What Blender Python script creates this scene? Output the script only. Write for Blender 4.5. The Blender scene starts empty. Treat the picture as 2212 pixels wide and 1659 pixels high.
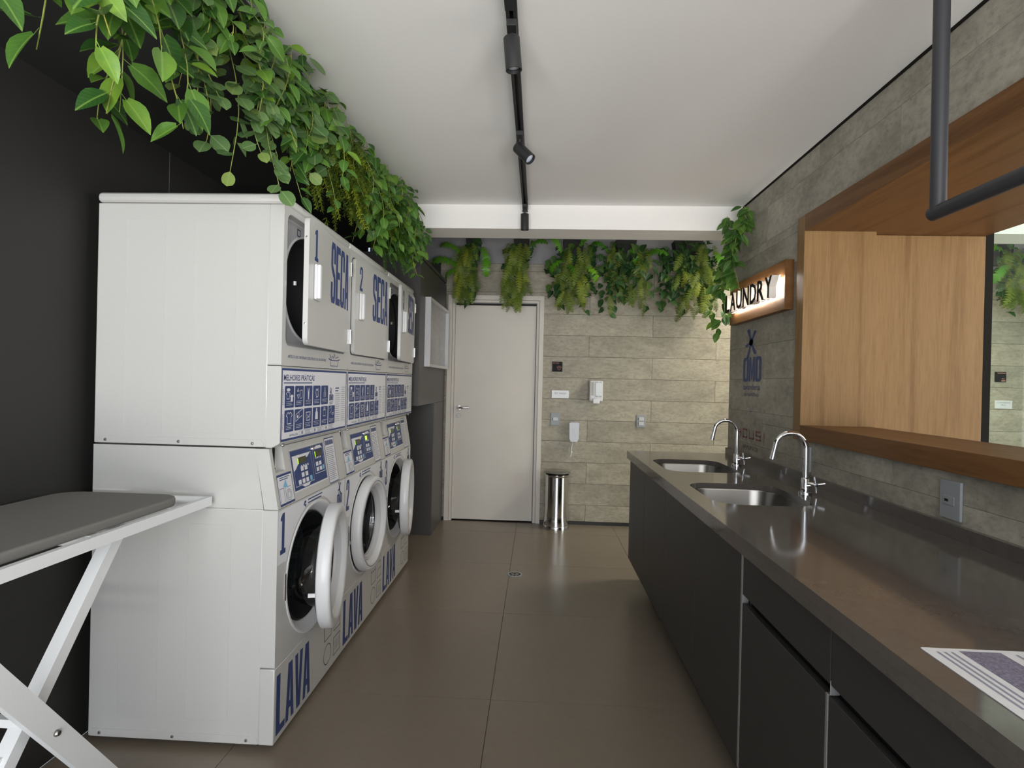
import bpy, bmesh, math, random
from mathutils import Vector, Matrix
R = math.radians
rnd = random.Random(7)
sc = bpy.context.scene
COL = sc.collection

# ------------------------------------------------------------------ camera
cam_d = bpy.data.cameras.new('camera')
cam_d.sensor_fit = 'HORIZONTAL'; cam_d.sensor_width = 36.0
cam_d.lens = 1189.5 * 36.0 / 2212.0
cam_d.clip_start = 0.02
cam = bpy.data.objects.new('camera', cam_d); COL.objects.link(cam)
cR = Vector((0.99864362, 0.04658444, 0.02325532))
cU = Vector((-0.0233759, 0.00204538, 0.99972465))
cF = Vector((-0.04652405, 0.99891226, -0.00313156))
cam.matrix_world = Matrix(((cR.x, cU.x, -cF.x, 0), (cR.y, cU.y, -cF.y, 0), (cR.z, cU.z, -cF.z, 1.3303), (0, 0, 0, 1)))
sc.camera = cam

# ------------------------------------------------------------------ world, daylight, exposure
world = bpy.data.worlds.new('world'); sc.world = world
world.use_nodes = True
bg = world.node_tree.nodes['Background']
bg.inputs[0].default_value = (0.62, 0.72, 0.86, 1); bg.inputs[1].default_value = 0.6

def area(name, loc, rot, sx, sy, power, col):
    l = bpy.data.lights.new(name, 'AREA'); l.shape = 'RECTANGLE'
    l.size = sx; l.size_y = sy; l.energy = power; l.color = col
    o = bpy.data.objects.new(name, l); COL.objects.link(o)
    o.location = loc; o.rotation_euler = rot
    return o
# daylight entering through the glazed shop front behind the camera
area('daylight_front', (0.95, -2.72, 1.2), (R(-90), 0, R(180)), 4.9, 2.25, 122, (0.90, 0.95, 1.0))
# sunlit paving outside the shop front throws light up onto the ceiling and the beam
area('sunlit_paving', (0.8, -4.9, 0.0), (R(180), 0, 0), 8.0, 4.2, 1020, (1.0, 0.955, 0.885))
# ceiling lamp of the passage behind the end of the partition wall
area('passage_lamp', (2.35, 4.45, 2.74), (0, R(-12), 0), 0.6, 0.6, 36, (1.0, 0.93, 0.78))
# added unseen light in the next room, brightening the machine fronts through the opening
area('side_fill', (5.5, 1.0, 1.4), (0, R(90), 0), 2.0, 3.6, 92, (0.97, 0.97, 0.95))

sc.view_settings.view_transform = 'Standard'
sc.view_settings.look = 'None'
sc.view_settings.gamma = 1.0
sc.view_settings.use_curve_mapping = False
sc.view_settings.exposure = 0.70
try:
    sc.cycles.use_denoising = True
    sc.cycles.max_bounces = 8
    sc.cycles.diffuse_bounces = 5
    sc.cycles.sample_clamp_indirect = 6.0
except Exception:
    pass

# ------------------------------------------------------------------ dimensions
XW, Y0, WU, DEP, HT = -0.905, 1.902, 0.676, 0.685, 1.98   # machine front, first side, unit width, depth, height
XL, YE, ZC = -1.638, 5.23, 2.511
YB1, YB2, ZB = 3.663, 3.908, 2.352
XR, YWE = 1.3146, 3.837
YBACK, XFAR, ZC2 = -2.6, 5.6, 2.80

# ------------------------------------------------------------------ materials
MATS = {}
def newmat(name):
    m = bpy.data.materials.new(name); m.use_nodes = True
    MATS[name] = m
    return m, m.node_tree.nodes, m.node_tree.links, m.node_tree.nodes['Principled BSDF']
def simple(name, col, rough=0.5, metal=0.0, spec=0.5, coat=0.0, emit=None, estr=0.0, bump=0.0, bscale=200.0, rvar=0.0):
    m, N, L, P = newmat(name)
    P.inputs['Base Color'].default_value = (*col, 1)
    P.inputs['Roughness'].default_value = rough
    P.inputs['Metallic'].default_value = metal
    P.inputs['Specular IOR Level'].default_value = spec
    P.inputs['Coat Weight'].default_value = coat
    if emit:
        P.inputs['Emission Color'].default_value = (*emit, 1)
        P.inputs['Emission Strength'].default_value = estr
    tc = N.new('ShaderNodeTexCoord'); nz = N.new('ShaderNodeTexNoise')
    nz.inputs['Scale'].default_value = bscale
    L.new(tc.outputs['Object'], nz.inputs['Vector'])
    # a little colour wear keeps every surface procedural
    hs = N.new('ShaderNodeHueSaturation'); hs.inputs['Color'].default_value = (*col, 1)
    mr = N.new('ShaderNodeMapRange'); mr.inputs['To Min'].default_value = 0.97 - rvar; mr.inputs['To Max'].default_value = 1.03 + rvar
    L.new(nz.outputs['Fac'], mr.inputs['Value']); L.new(mr.outputs[0], hs.inputs['Value']); L.new(hs.outputs[0], P.inputs['Base Color'])
    if bump > 0:
        b = N.new('ShaderNodeBump'); b.inputs['Strength'].default_value = bump; b.inputs['Distance'].default_value = 0.002
        L.new(nz.outputs['Fac'], b.inputs['Height']); L.new(b.outputs[0], P.inputs['Normal'])
    return m
def ramp(N, stops):
    r = N.new('ShaderNodeValToRGB'); e = r.color_ramp.elements
    e[0].position = stops[0][0]; e[0].color = (*stops[0][1], 1)
    e[1].position = stops[-1][0]; e[1].color = (*stops[-1][1], 1)
    for p, c in stops[1:-1]:
        k = e.new(p); k.color = (*c, 1)
    return r
def objvec(N, L, scale, rand=20.0):
    tc = N.new('ShaderNodeTexCoord'); oi = N.new('ShaderNodeObjectInfo')
    mp = N.new('ShaderNodeMapping'); mp.inputs['Scale'].default_value = scale
    mul = N.new('ShaderNodeMath'); mul.operation = 'MULTIPLY'; mul.inputs[1].default_value = rand
    cb = N.new('ShaderNodeCombineXYZ')
    L.new(oi.outputs['Random'], mul.inputs[0])
    for i in range(3): L.new(mul.outputs[0], cb.inputs[i])
    L.new(tc.outputs['Object'], mp.inputs['Vector']); L.new(cb.outputs[0], mp.inputs['Location'])
    return mp.outputs[0], oi.outputs['Random']
def concrete(name, dark, light, stretch=(1, 1, 1), rough=0.55, vary=0.10, bump=0.25, mott=1.0):
    m, N, L, P = newmat(name)
    v, rn = objvec(N, L, stretch)
    n1 = N.new('ShaderNodeTexNoise'); n1.inputs['Scale'].default_value = 3.2; n1.inputs['Detail'].default_value = 9; n1.inputs['Roughness'].default_value = 0.68
    n2 = N.new('ShaderNodeTexNoise'); n2.inputs['Scale'].default_value = 26; n2.inputs['Detail'].default_value = 6; n2.inputs['Roughness'].default_value = 0.7
    n3 = N.new('ShaderNodeTexNoise'); n3.inputs['Scale'].default_value = 70; n3.inputs['Detail'].default_value = 2
    for n in (n1, n2, n3): L.new(v, n.inputs['Vector'])
    r1 = ramp(N, [(0.28, dark), (0.5, tuple((a + b) / 2 for a, b in zip(dark, light))), (0.72, light)])
    L.new(n1.outputs['Fac'], r1.inputs[0])
    r2 = ramp(N, [(0.36, (0.62, 0.62, 0.62)), (0.52, (1, 1, 1)), (0.75, (1.22, 1.22, 1.22))])
    L.new(n2.outputs['Fac'], r2.inputs[0])
    mx = N.new('ShaderNodeMix'); mx.data_type = 'RGBA'; mx.blend_type = 'MULTIPLY'; mx.inputs['Factor'].default_value = 0.55 * mott
    L.new(r1.outputs[0], mx.inputs['A']); L.new(r2.outputs[0], mx.inputs['B'])
    r3 = ramp(N, [(0.24, (0.45, 0.45, 0.42)), (0.34, (1, 1, 1))])
    L.new(n3.outputs['Fac'], r3.inputs[0])
    mx2 = N.new('ShaderNodeMix'); mx2.data_type = 'RGBA'; mx2.blend_type = 'MULTIPLY'; mx2.inputs['Factor'].default_value = 0.7 * mott
    L.new(mx.outputs['Result'], mx2.inputs['A']); L.new(r3.outputs[0], mx2.inputs['B'])
    hs = N.new('ShaderNodeHueSaturation'); mr = N.new('ShaderNodeMapRange')
    mr.inputs['To Min'].default_value = 1 - vary; mr.inputs['To Max'].default_value = 1 + vary
    L.new(rn, mr.inputs['Value']); L.new(mr.outputs[0], hs.inputs['Value'])
    L.new(mx2.outputs['Result'], hs.inputs['Color']); L.new(hs.outputs[0], P.inputs['Base Color'])
    b = N.new('ShaderNodeBump'); b.inputs['Strength'].default_value = bump; b.inputs['Distance'].default_value = 0.003
    L.new(n2.outputs['Fac'], b.inputs['Height']); L.new(b.outputs[0], P.inputs['Normal'])
    P.inputs['Roughness'].default_value = rough
    return m
def wood(name, dark, mid, light, grain='z', rough=0.42):
    m, N, L, P = newmat(name)
    s = {'z': (9, 9, 0.45), 'y': (9, 0.45, 9), 'x': (0.45, 9, 9)}[grain]
    v, rn = objvec(N, L, s, 3.0)
    n1 = N.new('ShaderNodeTexNoise'); n1.inputs['Scale'].default_value = 1.0; n1.inputs['Detail'].default_value = 4; n1.inputs['Roughness'].default_value = 0.5; n1.inputs['Distortion'].default_value = 0.7
    n2 = N.new('ShaderNodeTexNoise'); n2.inputs['Scale'].default_value = 17; n2.inputs['Detail'].default_value = 6; n2.inputs['Roughness'].default_value = 0.72
    L.new(v, n1.inputs['Vector']); L.new(v, n2.inputs['Vector'])
    # cathedral rings from the slow noise
    mm = N.new('ShaderNodeMath'); mm.operation = 'MULTIPLY'; mm.inputs[1].default_value = 15
    sn = N.new('ShaderNodeMath'); sn.operation = 'SINE'
    L.new(n1.outputs['Fac'], mm.inputs[0]); L.new(mm.outputs[0], sn.inputs[0])
    mr0 = N.new('ShaderNodeMapRange'); mr0.inputs['From Min'].default_value = -1
    mr0.inputs['To Max'].default_value = 0.32
    L.new(sn.outputs[0], mr0.inputs['Value'])
    ad = N.new('ShaderNodeMath'); ad.operation = 'MULTIPLY_ADD'; ad.inputs[1].default_value = 0.95
    L.new(n2.outputs['Fac'], ad.inputs[0]); L.new(mr0.outputs[0], ad.inputs[2])
    r = ramp(N, [(0.2, dark), (0.55, mid), (0.85, light)])
    L.new(ad.outputs[0], r.inputs[0]); L.new(r.outputs[0], P.inputs['Base Color'])
    P.inputs['Roughness'].default_value = rough; P.inputs['Specular IOR Level'].default_value = 0.16
    b = N.new('ShaderNodeBump'); b.inputs['Strength'].default_value = 0.08; b.inputs['Distance'].default_value = 0.001
    L.new(n2.outputs['Fac'], b.inputs['Height']); L.new(b.outputs[0], P.inputs['Normal'])
    return m
def leafmat(name, dark, light, rough=0.4, trans=0.25, vein=False):
    m, N, L, P = newmat(name)
    v, rn = objvec(N, L, (1, 1, 1))
    n1 = N.new('ShaderNodeTexNoise'); n1.inputs['Scale'].default_value = 3.0; n1.inputs['Detail'].default_value = 3
    L.new(v, n1.inputs['Vector'])
    mid = tuple(0.55 * a + 0.45 * b for a, b in zip(dark, light))
    r = ramp(N, [(0.0, dark), (0.45, mid), (0.8, tuple(0.25 * a + 0.75 * b for a, b in zip(dark, light))), (1.0, (light[0] * 1.35, light[1] * 1.1, light[2] * 0.75))])
    ad = N.new('ShaderNodeMath'); ad.operation = 'MULTIPLY_ADD'; ad.inputs[1].default_value = 0.3; ad.inputs[2].default_value = -0.15
    a2 = N.new('ShaderNodeMath'); a2.operation = 'ADD'
    L.new(n1.outputs['Fac'], ad.inputs[0]); L.new(ad.outputs[0], a2.inputs[0]); L.new(rn, a2.inputs[1])
    L.new(a2.outputs[0], r.inputs[0])
    col = r.outputs[0]
    if vein:
        tc = N.new('ShaderNodeTexCoord'); sp = N.new('ShaderNodeSeparateXYZ'); L.new(tc.outputs['Object'], sp.inputs[0])
        ab = N.new('ShaderNodeMath'); ab.operation = 'ABSOLUTE'; L.new(sp.outputs[0], ab.inputs[0])
        rib = N.new('ShaderNodeMapRange'); rib.inputs['From Min'].default_value = 0.006; rib.inputs['From Max'].default_value = 0.035; rib.inputs['To Min'].default_value = 0.75; rib.inputs['To Max'].default_value = 0.0
        L.new(ab.outputs[0], rib.inputs['Value'])
        ph = N.new('ShaderNodeMath'); ph.operation = 'MULTIPLY_ADD'; ph.inputs[1].default_value = -0.9; L.new(ab.outputs[0], ph.inputs[0]); L.new(sp.outputs[1], ph.inputs[2])
        fr = N.new('ShaderNodeMath'); fr.operation = 'MULTIPLY'; fr.inputs[1].default_value = 44; L.new(ph.outputs[0], fr.inputs[0])
        sn = N.new('ShaderNodeMath'); sn.operation = 'SINE'; L.new(fr.outputs[0], sn.inputs[0])
        sv = N.new('ShaderNodeMapRange'); sv.inputs['From Min'].default_value = 0.7; sv.inputs['From Max'].default_value = 1.0; sv.inputs['To Max'].default_value = 0.11
        L.new(sn.outputs[0], sv.inputs['Value'])
        mx = N.new('ShaderNodeMath'); mx.operation = 'MAXIMUM'; L.new(rib.outputs[0], mx.inputs[0]); L.new(sv.outputs[0], mx.inputs[1])
        cm = N.new('ShaderNodeMix'); cm.data_type = 'RGBA'; cm.inputs['B'].default_value = (light[0] * 1.7, light[1] * 1.35, light[2] * 1.8, 1)
        L.new(mx.outputs[0], cm.inputs['Factor']); L.new(col, cm.inputs['A']); col = cm.outputs['Result']
    L.new(col, P.inputs['Base Color'])
    P.inputs['Roughness'].default_value = rough
    P.inputs['Specular IOR Level'].default_value = 0.4
    tr = N.new('ShaderNodeBsdfTranslucent'); mix = N.new('ShaderNodeMixShader'); mix.inputs[0].default_value = trans
    L.new(col, tr.inputs['Color'])
    L.new(P.outputs[0], mix.inputs[1]); L.new(tr.outputs[0], mix.inputs[2])
    L.new(mix.outputs[0], N['Material Output'].inputs['Surface'])
    return m
def glassmat(name, tint, gloss=0.12, rough=0.02, edge=0.5):
    m, N, L, P = newmat(name)
    N.remove(P)
    t = N.new('ShaderNodeBsdfTransparent'); t.inputs[0].default_value = (*tint, 1)
    g = N.new('ShaderNodeBsdfGlossy'); g.inputs['Roughness'].default_value = rough
    lw = N.new('ShaderNodeLayerWeight'); lw.inputs['Blend'].default_value = 0.5
    pw = N.new('ShaderNodeMath'); pw.operation = 'POWER'; pw.inputs[1].default_value = 4.0; L.new(lw.outputs['Facing'], pw.inputs[0])
    mr = N.new('ShaderNodeMath'); mr.operation = 'MULTIPLY_ADD'; mr.inputs[1].default_value = edge; mr.inputs[2].default_value = gloss; L.new(pw.outputs[0], mr.inputs[0])
    mix = N.new('ShaderNodeMixShader'); L.new(mr.outputs[0], mix.inputs[0])
    L.new(t.outputs[0], mix.inputs[1]); L.new(g.outputs[0], mix.inputs[2])
    L.new(mix.outputs[0], N['Material Output'].inputs['Surface'])
    return m

ceil_m = simple('ceiling_paint', (0.86, 0.855, 0.84), 0.8, bump=0.05, bscale=300)
beam_m = simple('beam_paint', (0.86, 0.84, 0.81), 0.7)
plaster_m = simple('grey_plaster', (0.30, 0.30, 0.315), 0.8)
black_m = simple('black_laminate', (0.023, 0.022, 0.0205), 0.6, spec=0.35, bump=0.08, bscale=500)
soff_m = simple('black_soffit', (0.016, 0.016, 0.016), 0.6)
taupe_m = simple('graphite_laminate', (0.075, 0.070, 0.068), 0.42, bump=0.05, bscale=400)
grout_m = simple('grout', (0.05, 0.048, 0.044), 0.9)
tile_m = concrete('concrete_tile', (0.258, 0.228, 0.173), (0.435, 0.392, 0.304), (1.0, 1, 2.2))
rtile_m = concrete('concrete_tile_dark', (0.21, 0.195, 0.157), (0.47, 0.44, 0.365), (1, 1.0, 1.6), vary=0.07)
floor_m = concrete('porcelain_floor', (0.200, 0.165, 0.128), (0.215, 0.177, 0.138), (0.7, 0.7, 0.7), 0.27, 0.02, 0.02, 0.12)
door_m = simple('grey_door_lacquer', (0.68, 0.625, 0.56), 0.5, bscale=3, rvar=0.03)
white_m = simple('white_enamel', (0.54, 0.535, 0.515), 0.28, spec=0.5, coat=0.2)
white2_m = simple('white_plastic', (0.70, 0.70, 0.71), 0.3)
grey_m = simple('grey_plastic', (0.30, 0.315, 0.33), 0.45)
lgrey_m = simple('light_grey_plastic', (0.55, 0.55, 0.56), 0.4)
seam_m = simple('dark_seam', (0.014, 0.013, 0.011), 0.9, spec=0.1)
rubber_m = simple('dark_rubber', (0.016, 0.016, 0.017), 0.5, spec=0.25)
drum_m = simple('dark_drum', (0.13, 0.13, 0.132), 0.4, metal=0.3)
navy_m = simple('navy_print', (0.026, 0.050, 0.17), 0.5)
paper_m = simple('white_print', (0.74, 0.74, 0.77), 0.45)
ltblue_m = simple('light_blue_print', (0.22, 0.48, 0.72), 0.5)
greyprint_m = simple('grey_print', (0.28, 0.29, 0.36), 0.6)
red_m = simple('red_print', (0.6, 0.05, 0.03), 0.5)
pink_m = simple('magenta_print', (0.23, 0.035, 0.085), 0.5)
purple_m = simple('purple_print', (0.20, 0.185, 0.26), 0.5, bscale=240, rvar=0.9)
blk_m = simple('black_print', (0.016, 0.016, 0.016), 0.6, spec=0.15)
orange_m = simple('orange_print', (0.7, 0.2, 0.05), 0.5)
lcd_m = simple('lcd_glass', (0.05, 0.05, 0.02), 0.2)
lcdlit_m = simple('lcd_glow', (0.3, 0.6, 0.02), 0.4, emit=(0.45, 0.9, 0.05), estr=0.9)
chrome_m = simple('chrome', (0.82, 0.82, 0.84), 0.06, metal=1.0)
steel_m = simple('brushed_steel', (0.29, 0.28, 0.265), 0.26, metal=1.0, bscale=60)
bin_m = simple('polished_steel', (0.70, 0.70, 0.70), 0.10, metal=1.0)
screw_m = simple('screw_steel', (0.35, 0.35, 0.36), 0.35, metal=0.9)
alu_m = simple('aluminium_edge', (0.42, 0.42, 0.43), 0.35, metal=0.7)
cab_m = simple('charcoal_laminate', (0.036, 0.034, 0.033), 0.45, spec=0.35, bump=0.05, bscale=500)
stone_m = concrete('taupe_quartz', (0.088, 0.078, 0.071), (0.112, 0.100, 0.091), (8, 8, 8), 0.10, 0.02, 0.0, 0.25)
track_m = simple('matt_black_metal', (0.02, 0.02, 0.021), 0.5)
pipe_m = simple('graphite_powder_coat', (0.03, 0.031, 0.036), 0.45)
lens_m = simple('lamp_lens', (0.55, 0.62, 0.72), 0.15)
fabric_m = simple('grey_fabric', (0.175, 0.168, 0.155), 0.9, bump=0.3, bscale=500, rvar=0.05)
tray_m = simple('white_powder_coat', (0.72, 0.73, 0.74), 0.4)
wood_v = wood('oak_veneer_vertical', (0.125, 0.064, 0.024), (0.20, 0.113, 0.046), (0.255, 0.152, 0.066), 'z')
wood_h = wood('oak_veneer_lengthwise_shaded', (0.082, 0.035, 0.011), (0.145, 0.066, 0.023), (0.19, 0.092, 0.035), 'y')  # same oak in a darker tone; shade of header and sill put into the colour
led_m = simple('led_backlight', (1, 1, 1), 0.5, emit=(1.0, 0.97, 0.92), estr=22.0)
cream_m = simple('letter_return', (0.62, 0.60, 0.55), 0.4)
pot_m = simple('black_planter', (0.012, 0.012, 0.012), 0.6)
poth_m = leafmat('pothos_leaf', (0.026, 0.088, 0.018), (0.125, 0.27, 0.040), 0.35, vein=True)
euca_m = leafmat('round_leaf', (0.060, 0.135, 0.042), (0.155, 0.27, 0.088), 0.45, vein=True)
ivy_m = leafmat('ivy_leaf', (0.012, 0.050, 0.014), (0.085, 0.18, 0.055), 0.4, vein=True)
fern_m = leafmat('fern_frond', (0.075, 0.115, 0.012), (0.25, 0.34, 0.045), 0.5)
sword_m = leafmat('bright_frond', (0.06, 0.22, 0.012), (0.16, 0.42, 0.03), 0.4)
box_m = leafmat('boxwood_sprig', (0.035, 0.075, 0.012), (0.27, 0.36, 0.025), 0.45)
cedar_m = leafmat('fine_sprig', (0.045, 0.15, 0.018), (0.11, 0.27, 0.035), 0.5)
stem_m = leafmat('vine_stem', (0.20, 0.26, 0.05), (0.32, 0.36, 0.09), 0.5, 0.05)
bowl_m = glassmat('smoked_door_glass', (0.72, 0.74, 0.75), 0.06, edge=0.35)
pane_m = glassmat('clear_green_glass', (0.93, 0.985, 0.95), 0.012, edge=0.4)
edge_m = simple('glass_edge_green', (0.05, 0.20, 0.14), 0.15)

# ------------------------------------------------------------------ mesh helpers
class MB:
    def __init__(s): s.v = []; s.f = []; s.ang = 20
    def add(s, vs, fs):
        n = len(s.v); s.v += [tuple(p) for p in vs]; s.f += [tuple(i + n for i in f) for f in fs]; return s
    def box(s, x0, x1, y0, y1, z0, z1):
        return s.add([(x0, y0, z0), (x1, y0, z0), (x1, y1, z0), (x0, y1, z0), (x0, y0, z1), (x1, y0, z1), (x1, y1, z1), (x0, y1, z1)],
                     [(3, 2, 1, 0), (4, 5, 6, 7), (0, 1, 5, 4), (1, 2, 6, 5), (2, 3, 7, 6), (3, 0, 4, 7)])
    def rbox(s, x0, x1, y0, y1, z0, z1, r=0.004, seg=2):
        bm = bmesh.new(); bmesh.ops.create_cube(bm, size=1)
        for v in bm.verts: v.co = Vector(((x0 + x1) / 2 + v.co.x * (x1 - x0), (y0 + y1) / 2 + v.co.y * (y1 - y0), (z0 + z1) / 2 + v.co.z * (z1 - z0)))
        bmesh.ops.bevel(bm, geom=bm.edges[:], offset=r, segments=seg, affect='EDGES', profile=0.5)
        bm.verts.index_update()
        s.add([v.co for v in bm.verts], [[v.index for v in f.verts] for f in bm.faces]); bm.free(); return s
    def open_front(s, x):
        s.f = [f for f in s.f if not all(abs(s.v[i][0] - x) < 1e-5 for i in f)]; return s
    def prism(s, poly, axis, a0, a1):
        # poly in the two other axes (cyclic order), extruded along axis from a0 to a1
        def mk(u, v, a):
            return {'x': (a, u, v), 'y': (u, a, v), 'z': (u, v, a)}[axis]
        n = len(poly)
        vs = [mk(u, v, a0) for u, v in poly] + [mk(u, v, a1) for u, v in poly]
        fs = [tuple(range(n))[::-1], tuple(range(n, 2 * n))] + [(i, (i + 1) % n, n + (i + 1) % n, n + i) for i in range(n)]
        return s.add(vs, fs)
    def lathe(s, prof, origin, axis='z', seg=32, close=False):
        s.ang = 48
        # prof: (radius, height) list
        vs = []; fs = []
        for r, h in prof:
            for k in range(seg):
                a = 2 * math.pi * k / seg; c, d = r * math.cos(a), r * math.sin(a)
                p = {'z': (c, d, h), 'x': (h, c, d), 'y': (c, h, d)}[axis]
                vs.append((origin[0] + p[0], origin[1] + p[1], origin[2] + p[2]))
        m = len(prof)
        for i in range(m if close else m - 1):
            j = (i + 1) % m
            for k in range(seg):
                k2 = (k + 1) % seg
                fs.append((i * seg + k, i * seg + k2, j * seg + k2, j * seg + k))
        return s.add(vs, fs)
    def cap(s, r, h, origin, axis='z', seg=32):
        vs = []
        for k in range(seg):
            a = 2 * math.pi * k / seg; c, d = r * math.cos(a), r * math.sin(a)
            p = {'z': (c, d, h), 'x': (h, c, d), 'y': (c, h, d)}[axis]
            vs.append((origin[0] + p[0], origin[1] + p[1], origin[2] + p[2]))
        return s.add(vs, [tuple(range(seg))])
    def tube(s, pts, r, seg=8, caps=True):
        s.ang = 55
        pts = [Vector(p) for p in pts]; n = len(pts)
        rs = r if isinstance(r, (list, tuple)) else [r] * n
        vs = []; fs = []; up = None
        for i, p in enumerate(pts):
            t = (pts[min(i + 1, n - 1)] - pts[max(i - 1, 0)])
            if t.length < 1e-9: t = Vector((0, 0, 1))
            t.normalize()
            if up is None: up = t.orthogonal().normalized()
            else:
                up = up - t * up.dot(t)
                up = up.normalized() if up.length > 1e-6 else t.orthogonal().normalized()
            b = t.cross(up)
            for k in range(seg):
                a = 2 * math.pi * k / seg
                vs.append(p + (up * math.cos(a) + b * math.sin(a)) * rs[i])
        for i in range(n - 1):
            for k in range(seg):
                k2 = (k + 1) % seg
                fs.append((i * seg + k, i * seg + k2, (i + 1) * seg + k2, (i + 1) * seg + k))
        if caps: fs += [tuple(range(seg))[::-1], tuple(range((n - 1) * seg, n * seg))]
        return s.add(vs, fs)
    def bar(s, a, b, w, h, side=(1, 0, 0)):
        # rectangular tube from a to b; side = direction of its width
        a, b = Vector(a), Vector(b); t = (b - a).normalized(); x = Vector(side); x = (x - t * x.dot(t)).normalized(); y = t.cross(x)
        vs = []
        for p in (a, b):
            for i, j in ((-1, -1), (1, -1), (1, 1), (-1, 1)): vs.append(p + x * (i * w / 2) + y * (j * h / 2))
        return s.add(vs, [(3, 2, 1, 0), (4, 5, 6, 7), (0, 1, 5, 4), (1, 2, 6, 5), (2, 3, 7, 6), (3, 0, 4, 7)])
    def mesh(s, name, mat, angle=None):
        angle = angle or s.ang
        me = bpy.data.meshes.new(name); me.from_pydata(s.v, [], s.f); me.validate(); me.update()
        bm = bmesh.new(); bm.from_mesh(me); bmesh.ops.remove_doubles(bm, verts=bm.verts[:], dist=2e-6); bmesh.ops.recalc_face_normals(bm, faces=bm.faces[:]); bm.to_mesh(me); bm.free()
        if mat: me.materials.append(mat)
        me.shade_smooth()
        me.set_sharp_from_angle(angle=R(angle))
        return me
CACHE = {}
def link(name, me, parent=None, loc=(0, 0, 0)):
    o = bpy.data.objects.new(name, me); COL.objects.link(o); o.location = loc
    if parent: o.parent = parent
    return o
def obj(name, mb, mat, parent=None, loc=(0, 0, 0), key=None, angle=None):
    if key and key in CACHE: me = CACHE[key]
    else:
        if callable(mb): mb = mb()
        me = mb.mesh(name, mat, angle)
        if key: CACHE[key] = me
    return link(name, me, parent, loc)
def tag(o, label=None, cat=None, group=None, kind=None):
    if label: o['label'] = label
    if cat: o['category'] = cat
    if group: o['group'] = group
    if kind: o['kind'] = kind
    return o
def thing(name, loc, label, cat, group=None, rot=(0, 0, 0)):
    o = bpy.data.objects.new(name, None); COL.objects.link(o); o.location = loc; o.rotation_euler = rot
    o.empty_display_size = 0.05
    return tag(o, label, cat, group)
def struct(name, mb, mat, parent=None):
    o = obj(name, mb, mat, parent)
    if not parent: o['kind'] = 'structure'
    return o

# flat shapes: 2D curve fill -> triangles
DG = None
def flat(curve):
    o = bpy.data.objects.new('tmp', curve); COL.objects.link(o)
    dg = bpy.context.evaluated_depsgraph_get(); dg.update()
    me = bpy.data.meshes.new_from_object(o.evaluated_get(dg), depsgraph=dg)
    vs = [tuple(v.co) for v in me.vertices]; fs = [tuple(p.vertices) for p in me.polygons]
    bpy.data.objects.remove(o); bpy.data.curves.remove(curve); bpy.data.meshes.remove(me)
    return vs, fs
def polyfill(polys, extrude=0.0, bevel=0.0):
    c = bpy.data.curves.new('tmp', 'CURVE'); c.dimensions = '2D'; c.fill_mode = 'BOTH'; c.extrude = extrude
    c.bevel_depth = bevel; c.bevel_resolution = 1; c.offset = -bevel
    for p in polys:
        s = c.splines.new('POLY'); s.points.add(len(p) - 1); s.use_cyclic_u = True
        for q, (x, y) in zip(s.points, p): q.co = (x, y, 0, 1)
    return flat(c)
TXT = {}
def text(body, height, width=None, extrude=0.0, offset=0.0):
    # returns verts/faces with the left baseline at 0,0; height = capital height
    k = (body, round(height, 5), width, extrude, offset)
    if k in TXT: return TXT[k]
    c = bpy.data.curves.new('tmp', 'FONT'); c.body = body; c.size = 1.0; c.extrude = 0.0; c.offset = offset; c.resolution_u = 2
    c.extrude = extrude / (height / 0.70)
    vs, fs = flat(c)
    s = height / 0.70
    x0 = min(v[0] for v in vs); x1 = max(v[0] for v in vs)
    sx = s if width is None else width / max(x1 - x0, 1e-6)
    vs = [((x - x0) * sx, y * s, z * s) for x, y, z in vs]
    TXT[k] = (vs, fs); return TXT[k]
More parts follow.
